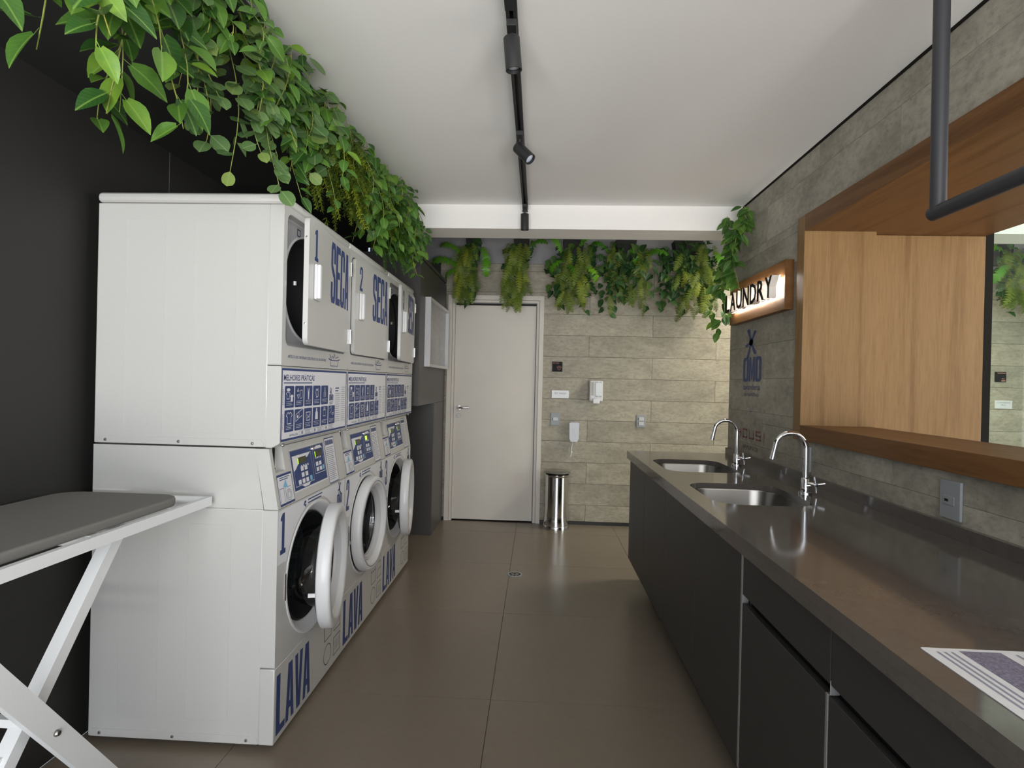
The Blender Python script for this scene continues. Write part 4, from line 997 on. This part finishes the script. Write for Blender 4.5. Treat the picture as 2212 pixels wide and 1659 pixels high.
def mk1(p):
    p.text('lavanderia', -3.585, 1.318, 0.036, 0.262, 0.01); p.text('compartilhada', -3.572, 1.279, 0.026, 0.235)
    p.rect(-3.476, -3.436, 1.183, 1.187); p.rect(-3.4575, -3.4545, 1.166, 1.204)
obj('logo_splash', relo(wallprint(mk), gl), navy_m, gl)
letters('OMO', (-3.595, 1.368, 0.287, 0.152), lambda: Print((0, gl.location.y * -1, -gl.location.z), (0, -1, 0), (0, 0, 1), 0.0008), navy_m, gl, None, 0.06)
obj('logo_caption', relo(wallprint(mk1), gl), navy_m, gl)
g2 = thing('wall_lettering', (XR, 3.45, 1.0), 'magenta spaced lettering above small dark letters on the concrete wall behind the faucets', 'lettering')
def mk2(p, k, ch):
    s, h = 0.062, 0.048; z = 1.02
    x = -3.675 + k * 0.104; lw = 0.009
    if ch == 'H': p.line([(x, z), (x, z + h)], lw); p.line([(x + s, z), (x + s, z + h)], lw); p.line([(x, z + h / 2), (x + s, z + h / 2)], lw)
    if ch == 'O': p.line([(x, z), (x + s, z), (x + s, z + h), (x, z + h)], lw, True)
    if ch == 'U': p.line([(x, z + h), (x, z), (x + s, z), (x + s, z + h)], lw)
    if ch == 'S': p.line([(x + s, z + h), (x, z + h), (x, z + h / 2), (x + s, z + h / 2), (x + s, z), (x, z)], lw)
    if ch == 'I': p.line([(x + .012, z), (x + .012, z + h)], lw)
for k, ch in enumerate('HOUSI'): obj('magenta_letter', relo(wallprint(lambda p: mk2(p, k, ch)), g2), pink_m, g2)
def mk3(p):
    x = -3.57
    for ch in 'APPSPACE': p.text(ch, x, 0.948, 0.024, 0.019); x += 0.031
obj('grey_letters', relo(wallprint(mk3), g2), blk_m, g2)

# ================================================================== WALL FITTINGS
def plate_thing(name, loc, label, cat, group=None): return thing(name, loc, label, cat, group)
# end wall: local x right, y towards the wall
s = thing('pet_wash_plaque', (0.182, YE, 1.488), 'small black square plaque with paw print above the white sign', 'sign')
obj('plate', MB().rbox(-0.048, 0.048, -0.008, -0.0005, -0.047, 0.047, 0.002, 1), blk_m, s)
p = Print((0, -0.008, 0), (1, 0, 0), (0, 0, 1)); p.text('PET WASH', -0.040, 0.028, 0.010, 0.055)
p.line([(0.012, -0.030), (0.004, -0.022), (0.010, -0.012), (0.017, -0.008), (0.024, -0.012), (0.030, -0.022), (0.022, -0.030), (0.017, -0.027)], .003, True)
for dx, dz in ((-.001, -.006), (.010, .003), (.024, .003), (.035, -.006)): p.line(ell(dx, dz, .0045, .006, 8), .0022, True)
obj('plaque_print', p.mb, simple('rose_print', (0.50, 0.22, 0.18), .5), s)
s = thing('pet_wash_sign', (0.216, YE, 1.227), 'white rectangular sign reading PET WASH beside the grey door', 'sign')
obj('plate', MB().rbox(-0.081, 0.081, -0.005, -0.0005, -0.037, 0.037, 0.001, 1), white2_m, s)
p = Print((0, -0.005, 0), (1, 0, 0), (0, 0, 1)); p.text('PET WASH', -0.055, 0.0, 0.019, 0.11)
for k in range(8): p.poly([ell(-0.03 + k * 0.0085, -0.016 + 0.003 * (k % 2), .0014, .0014, 6)])
obj('sign_print', p.mb, greyprint_m, s)
def wallbox(name, loc, w, h, label, cat, mods):
    s = thing(name, loc, label, cat)
    obj('cover_plate', MB().rbox(-w / 2, w / 2, -0.009, -0.0005, -h / 2, h / 2, 0.003, 2), grey_m, s)
    for dz, hh in mods:
        q = obj('module', MB().rbox(-w * 0.3, w * 0.3, -0.0125, -0.0092, dz - hh / 2, dz + hh / 2, 0.001, 1), lgrey_m, s)
        obj('slot', MB().box(-w * 0.29, -w * 0.25, -0.0135, -0.0126, dz - hh * .4, dz + hh * .4), seam_m, q)
    return s
wallbox('wall_outlet', (0.174, YE, 0.993), 0.084, 0.122, 'grey single wall outlet plate next to the door casing', 'outlet', [(0, 0.03)])
wallbox('light_switch', (0.978, YE, 0.992), 0.086, 0.118, 'grey double rocker switch plate above the counter end', 'switch', [(0.022, 0.034), (-0.022, 0.034)])
def side_outlet(y, label):
    s = thing('wall_outlet', (XR, y, 0.992), label, 'outlet')
    s.rotation_euler = (0, 0, R(-90))
    obj('cover_plate', MB().rbox(-0.044, 0.044, -0.010, -0.0005, -0.061, 0.061, 0.003, 2), grey_m, s)
    q = obj('module', MB().rbox(-0.026, 0.022, -0.0125, -0.0102, -0.016, 0.012, 0.001, 1), grey_m, s)
    obj('socket_slot', MB().rbox(-0.018, -0.002, -0.0135, -0.0126, -0.006, 0.002, 0.0004, 1), blk_m, q)
    return s
side_outlet(1.797, 'grey outlet plate on the concrete wall above the counter backsplash')
side_outlet(2.735, 'grey outlet plate on the concrete wall hidden behind the nearer faucet')
# soap dispenser
s = thing('soap_dispenser', (0.545, YE, 1.20), 'white wall soap dispenser with level window', 'dispenser')
obj('housing', MB().rbox(-0.062, 0.062, -0.095, -0.0005, -0.03, 0.165, 0.014, 3), white2_m, s)
obj('front_cover', MB().rbox(-0.012, 0.054, -0.103, -0.0955, 0.02, 0.145, 0.006, 2), white2_m, s)
obj('level_window', MB().rbox(-0.044, -0.026, -0.100, -0.0955, 0.025, 0.150, 0.003, 1), simple('amber_window', (0.35, 0.31, 0.22), 0.2), s)
obj('push_lever', MB().rbox(-0.032, 0.032, -0.115, -0.0955, -0.05, 0.0, 0.008, 2), white2_m, s)
obj('cover_marks', MB().box(-0.01, 0.012, -0.1036, -0.1031, 0.149, 0.153).box(0.03, 0.048, -0.1036, -0.1031, 0.149, 0.153).box(-0.01, 0.012, -0.1036, -0.1031, 0.012, 0.016).box(0.03, 0.048, -0.1036, -0.1031, 0.012, 0.016), greyprint_m, s)
# interphone
s = thing('interphone', (0.352, YE, 0.876), 'white wall interphone handset with a short hanging cord', 'interphone')
obj('base', MB().rbox(-0.036, 0.036, -0.022, -0.0005, -0.088, 0.080, 0.006, 2), white2_m, s)
hs_ = obj('handset', MB().prism([(-0.03, -0.09), (0.03, -0.09), (0.044, -0.06), (0.046, 0.085), (0.03, 0.092), (-0.03, 0.092), (-0.046, 0.085), (-0.044, -0.06)], 'y', -0.055, -0.0225), simple('pale_lilac_plastic', (0.62, 0.62, 0.68), .35), s)
p = Print((0, -0.055, 0), (1, 0, 0), (0, 0, 1)); p.line(rrect(0.0, 0.028, -0.03, 0.04, .004, 2), .002, True); p.bars(-0.022, -0.006, 0.03, .003, 5, .012)
obj('handset_marks', p.mb, lgrey_m, hs_)
obj('cord', MB().tube([(-0.012, -0.03, -0.089), (-0.014, -0.032, -0.12), (-0.022, -0.03, -0.15), (-0.024, -0.03, -0.20), (-0.012, -0.03, -0.18), (-0.022, -0.03, -0.215), (-0.03, -0.03, -0.235)], 0.0045, 6), white2_m, s)
# signs in the next room, on the same end wall
s = thing('coworking_plaque', (4.215, YE, 1.482), 'small black square plaque seen through the opening', 'sign')
obj('plate', MB().rbox(-0.049, 0.049, -0.008, -0.0005, -0.046, 0.046, 0.002, 1), blk_m, s)
p = Print((0, -0.008, 0), (1, 0, 0), (0, 0, 1)); p.bars(-0.03, 0.042, 0.038, .006, 1, .01, 0); p.rect(0.005, 0.04, -0.04, -0.03); p.rect(0.008, 0.036, -0.02, -0.014)
obj('plaque_print', p.mb, MATS['rose_print'], s)
s = thing('coworking_sign', (4.248, YE, 1.231), 'white rectangular sign reading COWORKING PRO seen through the opening', 'sign')
obj('plate', MB().rbox(-0.076, 0.076, -0.005, -0.0005, -0.037, 0.037, 0.001, 1), white2_m, s)
p = Print((0, -0.005, 0), (1, 0, 0), (0, 0, 1)); p.text('COWORKING', -0.06, 0.010, 0.014, 0.12); p.text('PRO', -0.022, -0.012, 0.014, 0.042)
for k in range(9): p.poly([ell(-0.035 + k * 0.0085, -0.025, .0014, .0014, 6)])
obj('sign_print', p.mb, greyprint_m, s)

# waste bin
s = thing('waste_bin', (0.20, 5.085, 0), 'polished steel pedal bin with dark lid standing by the tiled wall', 'bin')
obj('body', MB().lathe([(0.0001, 0.003), (0.116, 0.003), (0.1165, 0.05), (0.110, 0.085), (0.107, 0.13), (0.107, 0.475), (0.0001, 0.476)], (0, 0, 0), 'z', 48), bin_m, s)
obj('base_ring', MB().lathe([(0.1185, 0.0005), (0.119, 0.030), (0.1165, 0.0335)], (0, 0, 0), 'z', 48), bin_m, s)
obj('lid_band', MB().lathe([(0.1075, 0.4765), (0.112, 0.482), (0.112, 0.496), (0.095, 0.508), (0.0001, 0.509)], (0, 0, 0), 'z', 48), bin_m, s)
smoke_m = simple('smoke_plastic', (0.16, 0.15, 0.13), .12)
obj('lid_rim', MB().tube([(0.118 * math.cos(R(a)), 0.118 * math.sin(R(a)), 0.514) for a in range(0, 361, 10)], 0.0035, 8, False), smoke_m, s)
obj('lid_dome', MB().lathe([(0.116, 0.5145), (0.112, 0.521), (0.095, 0.5255), (0.0001, 0.528)], (0, 0, 0), 'z', 48), smoke_m, s)
# floor drain
s = thing('floor_drain', (-0.127, 3.807, 0.0005), 'round steel floor drain grate set in the floor tiles', 'drain')
obj('rim', MB().lathe([(0.040, 0.0), (0.040, 0.004), (0.052, 0.004), (0.054, 0.0)], (0, 0, 0), 'z', 32), grey_m, s)
obj('well', MB().cap(0.040, 0.0004, (0, 0, 0)), seam_m, s)
gm = MB()
for k in range(8):
    a = R(45 * k + 20); gm.bar((0.008 * math.cos(a), 0.008 * math.sin(a), 0.003), (0.040 * math.cos(a), 0.040 * math.sin(a), 0.003), 0.007, 0.002, (-math.sin(a), math.cos(a), 0))
gm.lathe([(0.018, 0.002), (0.018, 0.0042), (0.026, 0.0042), (0.026, 0.002)], (0, 0, 0), 'z', 20)
obj('grate', gm, steel_m, s)

# ================================================================== TRACK LIGHTS
tk = thing('light_track', (-0.109, 2.3, ZC), 'black lighting track running along the white ceiling', 'light track')
XT = -0.109
obj('channel', MB().prism([(-0.0175, -0.0005), (-0.0175, -0.032), (-0.006, -0.032), (-0.006, -0.012), (0.006, -0.012), (0.006, -0.032), (0.0175, -0.032), (0.0175, -0.0005)], 'y', -2.3, 1.345), track_m, tk)
obj('end_cap', MB().rbox(-0.019, 0.019, 1.3455, 1.36, -0.034, -0.0005, 0.002, 1), track_m, tk)
obj('feed_joint', MB().rbox(-0.019, 0.019, -0.72, -0.60, -0.0355, -0.0325, 0.001, 1), track_m, tk)
def spot(y, label, d, stem=0.055):
    t = thing('track_spotlight', (XT, y, ZC - 0.033), label, 'spotlight', 'black track spotlights')
    obj('adapter', lambda: MB().rbox(-0.016, 0.016, -0.055, 0.055, -0.022, -0.0005, 0.002, 1), track_m, t, key='s_ad')
    obj('adapter_clip', lambda: MB().rbox(-0.018, 0.018, 0.012, 0.05, -0.026, -0.0225, 0.001, 1), pipe_m, t, key='s_clip')
    pv = Vector((0, -0.01, -0.022 - stem))
    obj('stem', lambda: MB().tube([(0, -0.01, -0.022), tuple(pv)], 0.0065, 10), track_m, t, key='s_stem%.3f' % stem)
    d = Vector(d).normalized()
    h = obj('head', lambda: MB().lathe([(0.0001, -0.018), (0.024, -0.018), (0.0265, -0.015), (0.0265, 0.085), (0.0235, 0.085), (0.0225, 0.072)], (0, 0, 0), 'z', 28), track_m, t, tuple(pv), key='s_head')
    h.rotation_mode = 'QUATERNION'; h.rotation_quaternion = Vector((0, 0, 1)).rotation_difference(d)
    obj('lens', lambda: MB().lathe([(0.0225, 0.073), (0.015, 0.077), (0.0001, 0.078)], (0, 0, 0), 'z', 24), lens_m, h, key='s_lens')
    return t
spot(1.79, 'black track spotlight nearest the camera, head pointing down', (0.10, 0.08, -1), 0.03)
spot(2.56, 'black track spotlight in the middle, head tilted to the right', (0.62, -0.35, -0.72), 0.045)
spot(3.585, 'black track spotlight at the far end of the track by the beam', (0.02, 0.05, -1), 0.05)

# hanging rail
hr = thing('hanging_rail', (1.002, 1.45, ZC), 'dark grey pipe hanging rail suspended from the ceiling above the counter', 'clothes rail')
rp = 0.0182
obj('drop_pipe', MB().tube([(0.0, 0, -0.0005), (0.004, 0, -0.722)], rp, 24), pipe_m, hr)
obj('rail_pipe', MB().tube([(0.004, rp, -0.7225), (0.004, -1.6, -0.7225)], rp, 24), pipe_m, hr)
obj('drop_pipe', MB().tube([(0.0, -1.58, -0.0005), (0.004, -1.58, -0.722)], rp, 24), pipe_m, hr)
obj('ceiling_flange', MB().lathe([(0.0185, -0.006), (0.045, -0.006), (0.047, -0.0005)], (0, 0, 0), 'z', 24), pipe_m, hr)

# ================================================================== PLANTS
def leaf_mesh(name, prof, width, droop, fold, mat, rows=7, wave=0.0):
    m = MB()
    for i in range(rows):
        t = i / (rows - 1); w = width * prof(t)
        for j, c in enumerate((-1, -.55, 0, .55, 1)):
            z = -droop * t * t + fold * abs(c) * w * 1.6 + wave * math.sin(t * 9 + c * 2) * abs(c)
            m.v.append((c * w, t + (-0.06 * abs(c) if i == 0 else 0), z))
    for i in range(rows - 1):
        for j in range(4): m.f.append((i * 5 + j, i * 5 + j + 1, i * 5 + j + 6, i * 5 + j + 5))
    # short petiole
    m.add([(-.012, -.22, .03), (.012, -.22, .03), (.012, .02, 0), (-.012, .02, 0)], [(0, 1, 2, 3)])
    me = m.mesh(name, mat, 60); return me
def heart(t): return max(0.0, (math.sin(math.pi * min(1, t ** 0.72)) ** 0.8) * (1 - 0.15 * t)) if 0 < t < 1 else (0.30 if t <= 0 else 0.0)
def roundp(t): return math.sqrt(max(0, 1 - (2 * t - 1) ** 2)) * 0.97 + 0.03
def ivyp(t): return [0.55, 0.95, 1.0, 0.62, 0.55, 0.28, 0.0][int(round(t * 6))]
LEAF = {
 'heart': [leaf_mesh('leaf', heart, .33, .18, .22, poth_m), leaf_mesh('leaf', heart, .37, .32, .10, poth_m, wave=.02), leaf_mesh('leaf', heart, .30, .05, .32, poth_m)],
 'round': [leaf_mesh('leaf', roundp, .44, .06, .05, euca_m), leaf_mesh('leaf', roundp, .40, .14, .14, euca_m)],
 'ivy': [leaf_mesh('leaf', ivyp, .42, .2, .15, ivy_m), leaf_mesh('leaf', heart, .40, .25, .18, ivy_m), leaf_mesh('leaf', ivyp, .38, .1, .25, ivy_m)],
 'mixed': None,
}
LEAF['mixed'] = LEAF['heart'] + LEAF['round'][:1]
def frond_mesh(name, mat, n, wl, curl, broad, lift):
    m = MB(); pts = []
    for i in range(n + 1):
        t = i / n; a = curl * t
        pts.append(Vector((0, math.sin(a) / curl if curl else t, lift * t - (1 - math.cos(a)) / curl if curl else 0)))
    for i in range(n):
        t = i / n; p = pts[i]; d = (pts[i + 1] - p).normalized(); up = Vector((1, 0, 0)).cross(d)
        L = wl * math.sin(math.pi * (0.10 + 0.86 * t) ** 0.9) + 0.02
        for s_ in (-1, 1):
            tip = p + Vector((s_ * L, 0, 0)) + d * (L * (0.30 + 0.2 * math.sin(i * 2.3 + s_))) - up * (L * (0.12 + 0.16 * math.sin(i * 1.7)))
            b0, b1 = p - d * broad * .5, p + d * broad * .5; mid = (p + tip) * 0.5 + up * (L * 0.10)
            m.add([b0, mid - d * broad * .55, tip, mid + d * broad * .55, b1], [(0, 1, 3, 4), (1, 2, 3)] if s_ > 0 else [(4, 3, 1, 0), (3, 2, 1)])
    m.tube([tuple(p) for p in pts[::2]], 0.006, 3, False)
    return m.mesh(name, mat, 80)
FERN = [frond_mesh('fern_frond', fern_m, 24, .16, 1.2, .021, .3), frond_mesh('fern_frond', fern_m, 24, .13, 1.7, .021, .25), frond_mesh('fern_frond', fern_m, 24, .15, 0.8, .022, .15)]
SWORD = [frond_mesh('broad_frond', sword_m, 18, .14, 1.6, .046, .45), frond_mesh('broad_frond', sword_m, 18, .13, 2.1, .046, .3)]
def sprig_mesh(name, mat, n, ll, lw, seed, curl=0.6):
    r_ = random.Random(seed); m = MB(); pts = [Vector((0.04 * math.sin(3 * t / 8), 0.125 * t * 1.0, -0.02 * t * t / 8)) for t in range(9)]
    m.tube([tuple(p) for p in pts], 0.008, 3, False)
    for i in range(n):
        t = i / n; p = pts[int(t * 8)].lerp(pts[min(8, int(t * 8) + 1)], t * 8 - int(t * 8)); a = i * 2.4
        d = Vector((math.cos(a), curl + r_.random() * .5, math.sin(a))).normalized(); sd = d.orthogonal().normalized() * lw * (1 - .4 * t)
        L = ll * (1 - 0.35 * t) * r_.uniform(.8, 1.15)
        m.add([p, p + d * L * .5 + sd, p + d * L, p + d * L * .5 - sd], [(0, 1, 2, 3)])
    return m.mesh(name, mat, 80)
BOXW = [sprig_mesh('sprig', box_m, 44, .20, .028, s_) for s_ in (1, 2, 3)]
CEDAR = [sprig_mesh('sprig', cedar_m, 60, .20, .030, s_, .25) for s_ in (4, 5)]
def orient(o, p, ydir, nrm, s):
    y = Vector(ydir).normalized(); z = Vector(nrm); z = z - y * z.dot(y)
    if z.length < 1e-4: z = y.orthogonal()
    z.normalize(); x = y.cross(z)
    o.matrix_local = Matrix(((x.x * s, y.x * s, z.x * s, p[0]), (x.y * s, y.y * s, z.y * s, p[1]), (x.z * s, y.z * s, z.z * s, p[2]), (0, 0, 0, 1)))
def piece(name, me, par, p, y, n, s):
    o = bpy.data.objects.new(name, me); COL.objects.link(o); o.parent = par; orient(o, p, y, n, s); return o
def vine(par, start, length, out, reach, nodes, size, kind, view=(0.5, -0.85, 0.15), stem=True, jit=0.35, per=1):
    """a hanging strand from start (local); leaves turned loosely towards the room"""
    out = Vector((out[0], out[1], 0)).normalized() if (out[0] or out[1]) else Vector((0, 0, 0))
    ph = rnd.uniform(0, 6.28); pts = []
    N = 9
    for i in range(N + 1):
        t = i / N
        p = Vector(start) + out * (reach * (1 - math.exp(-3.2 * t))) + Vector((0.024 * math.sin(ph + 6 * t), 0.024 * math.cos(ph * 1.7 + 5 * t), 0.03 * math.sin(min(1, t * 4) * math.pi) * (1 if reach > .03 else 0) - length * t ** 1.05))
        pts.append(p)
    if stem: obj('vine_stem', MB().tube([tuple(p) for p in pts], [0.0015] * N + [0.0008], 4, False), stem_m, par, angle=80)
    V = Vector(view).normalized()
    for k in range(nodes):
        t = (k + rnd.uniform(.1, .9)) / nodes; f = t * N; i = min(N - 1, int(f)); p = pts[i].lerp(pts[i + 1], f - i)
        for _ in range(per):
            az = rnd.uniform(0, 6.28)
            side = Vector((math.cos(az), math.sin(az), 0)) * 0.8 + Vector((V.x, V.y, 0)) * 0.55 + out * 0.2
            y = side.normalized() * rnd.uniform(.45, 1.0) + Vector((0, 0, -rnd.uniform(.15, 1.1)))
            n = V * 1.0 + Vector((0, 0, 0.55)) + Vector((rnd.uniform(-1, 1), rnd.uniform(-1, 1), rnd.uniform(-1, 1))) * jit
            s_ = size * rnd.uniform(.72, 1.18) * (1 - 0.12 * t)
            yy = y.normalized()
            piece('leaf', rnd.choice(LEAF[kind]), par, p + yy * s_ * 0.22, yy, n, s_)
def left_plant(name, y0, y1, label, spec, group='hanging plants over the machines'):
    yc = (y0 + y1) / 2
    r_ = thing(name, (-0.965, yc, 2.44), label, 'hanging plant', group)
    obj('planter', MB().rbox(-0.034, 0.03, y0 - yc + .004, y1 - yc - .004, -0.02, 0.065, 0.004, 1), pot_m, r_)
    for (kind, n, l0, l1, size, nodes, x0, x1) in spec:
        for k in range(n):
            yy = y0 + (y1 - y0) * (k + rnd.uniform(.1, .9)) / n - yc
            out = (rnd.uniform(-.25, 1), rnd.uniform(-.7, .5)); L = rnd.uniform(l0, l1)
            st = (rnd.uniform(x0, x1) + 0.965, yy, rnd.uniform(-.01, .055))
            if kind in LEAF:
                vine(r_, st, L, out, rnd.uniform(.03, .12), nodes, size, kind, jit=.5)
            else:
                ms, nm = {'box': (BOXW, 'sprig'), 'cedar': (CEDAR, 'sprig')}[kind]
                for q in range(nodes):
                    t = (q + rnd.random()) / nodes
                    p = Vector(st) + Vector((out[0], out[1], 0)) * 0.07 * min(1, 2 * t) + Vector((rnd.uniform(-.02, .02), rnd.uniform(-.02, .02), -L * t))
                    d = Vector((out[0] * .7 + .3, out[1] * .7 - .35, -rnd.uniform(.6, 1.8)))
                    piece(nm, rnd.choice(ms), r_, p, d, (0.6, -.7, .3), size * rnd.uniform(.8, 1.2))
    return r_
left_plant('pothos_plant', 0.72, 1.38, 'large-leaved trailing green plant at the near end above the ironing board',
           [('heart', 21, .30, .53, .088, 12, -1.03, -.90)])
left_plant('eucalyptus_plant', 1.38, 1.88, 'round-leaved trailing plant hanging lowest in front of the black soffit',
           [('round', 11, .30, .52, .060, 16, -1.03, -.93), ('heart', 9, .12, .34, .072, 9, -.97, -.87)])
left_plant('trailing_vine', 1.86, 2.22, 'green pointed-leaf vine hanging over the corner of dryer 1',
           [('mixed', 18, .22, .53, .066, 14, -1.0, -.86)])
left_plant('boxwood_plant', 2.20, 2.72, 'yellow-green small-leaved bush hanging above dryer 1',
           [('box', 30, .26, .42, .115, 7, -.99, -.86), ('heart', 9, .10, .42, .062, 8, -.95, -.84)])
left_plant('philodendron_plant', 2.70, 3.14, 'green trailing plant above dryer 2 with pale new leaves',
           [('heart', 20, .14, .45, .066, 13, -.98, -.83), ('box', 8, .2, .34, .10, 5, -.95, -.86)])
left_plant('fine_leaved_plant', 3.10, 3.40, 'dense fine-leaved green bush above dryer 3',
           [('cedar', 26, .24, .43, .10, 7, -.97, -.83), ('heart', 7, .1, .4, .058, 9, -.9, -.82)])
left_plant('corner_pothos', 3.36, 3.62, 'green pothos hanging at the far corner under the white beam',
           [('heart', 18, .2, .48, .064, 13, -.98, -.85)])

def fern_cluster(x0, x1, zb, label, ferns, ivies, swords, seed, ztop=2.60, dens=1.0):
    global rnd
    keep = rnd; rnd = random.Random(seed)
    xc, w = (x0 + x1) / 2, (x1 - x0)
    r_ = thing('fern_arrangement', (xc, 5.06, ztop), label, 'hanging plant', 'fern arrangements on the end wall')
    obj('planter', MB().prism([(-w * .20, 0.06), (-w * .15, -0.11), (w * .15, -0.11), (w * .20, 0.06)], 'y', 0.04, 0.164), pot_m, r_)
    H = ztop - zb
    V = (0, -1, .25)
    for k in range(ivies):
        st = (rnd.uniform(-.44, .44) * w, rnd.uniform(-.05, .10), rnd.uniform(-.10, .06))
        vine(r_, st, H * rnd.uniform(.4, .93), (rnd.uniform(-1, 1), -rnd.random()), rnd.uniform(.02, .07), 9, rnd.uniform(.065, .10), 'ivy', V, False, .45)
    cols = [(rnd.uniform(-.30, .30) * w, rnd.uniform(.62, .86)) for _ in range(max(2, int(w / .12)))]
    for k in range(ferns):
        cx_, reach_ = cols[k % len(cols)]
        t = rnd.random() ** .85 * reach_
        p = (cx_ + rnd.uniform(-.13, .13) * w * (1 - .35 * t), rnd.uniform(-.10, .04), -H * t + .01)
        piece('fern_frond', rnd.choice(FERN), r_, p, (rnd.uniform(-.4, .4), -.10 - .45 * rnd.random(), -.6 - .5 * rnd.random()), (rnd.uniform(-.5, .5), -1, .3), rnd.uniform(.16, .25))
    for (dx, dz, ang, s_) in swords:
        piece('broad_frond', rnd.choice(SWORD), r_, (dx, -.06, dz), (math.cos(ang), -.35, math.sin(ang)), (0, -.8, .6), s_ * 1.25)
    rnd = keep
    return r_
fern_cluster(-0.80, -0.46, 1.96, 'leftmost fern arrangement over the grey door', 95, 6, [(-.10, -.10, 2.7, .24), (-.12, -.22, 2.9, .30), (-.1, -.26, 3.3, .22), (.10, -.05, -1.2, .25), (.13, -.12, -1.5, .24)], 11)
fern_cluster(-0.36, 0.0, 1.98, 'light green fern arrangement over the door\'s right casing', 105, 5, [(.08, -.03, .3, .2)], 12)
fern_cluster(0.06, 0.55, 1.93, 'fern arrangement with dark ivy leaves right of the door', 60, 13, [(-.12, -.08, 2.2, .24), (-.1, -.16, 3.6, .22), (.05, -.02, .9, .24), (.1, -.2, -.7, .25), (-.05, -.2, -.8, .22)], 13)
fern_cluster(0.55, 1.02, 1.95, 'ivy-rich fern arrangement between two fern arrangements over the soap dispenser', 40, 17, [(-.18, -.07, 2.6, .2), (.02, -.05, -1.0, .2)], 14)
fern_cluster(1.02, 1.68, 1.95, 'widest fern and ivy arrangement next to the backlit sign', 125, 22, [(.2, -.06, -1.2, .26), (.25, -.10, -1.0, .3), (-.2, -.1, 2.8, .28), (.28, -.04, .5, .2)], 15)
fern_cluster(3.98, 4.30, 1.98, 'bright fern arrangement seen through the opening beside the oak panel', 90, 5, [(-.1, -.05, 2.6, .26), (.1, -.08, .2, .3), (-.08, -.15, -2.4, .25)], 16)
fern_cluster(4.30, 4.68, 1.90, 'fern arrangement at the right edge of the photo through the opening', 80, 6, [(-.1, -.1, 2.6, .26)], 17)

# vine over the sign
rv = thing('sign_vine', (1.255, 3.60, 2.46), 'green pothos vine trailing down over the backlit sign', 'hanging plant')
rnd = random.Random(31)
vine(rv, (0.0, -.12, 0.0), .22, (-.3, .6), .05, 20, 0.084, 'heart', (-.35, -1, .2), per=1)
vine(rv, (0.01, -.10, -.02), .50, (-.4, .4), .05, 37, 0.081, 'heart', (-.35, -1, .2), per=1)
vine(rv, (-.03, .06, -.02), .50, (-.3, -.4), .04, 32, 0.076, 'heart', (-.35, -1, .2), per=1)
vine(rv, (-.03, .10, -.30), .42, (-.5, .5), .04, 18, 0.074, 'heart', (-.35, -1, .2), per=1)
vine(rv, (-.04, .19, -.42), .34, (-.5, .2), .03, 12, 0.072, 'heart', (-.35, -1, .2), per=1)

# fine print and marks too small to pick apart
for o in list(COL.objects):
    if o.parent and o.name.split('.')[0] in ('notice_print', 'navy_print', 'grey_print', 'white_icons', 'front_logo', 'front_notice', 'label_print', 'fine_print', 'panel_keys', 'text_lines', 'logo_caption', 'plaque_print', 'sign_print', 'cover_marks', 'handset_marks', 'grey_letters', 'warning_print'):
        o['kind'] = 'stuff'
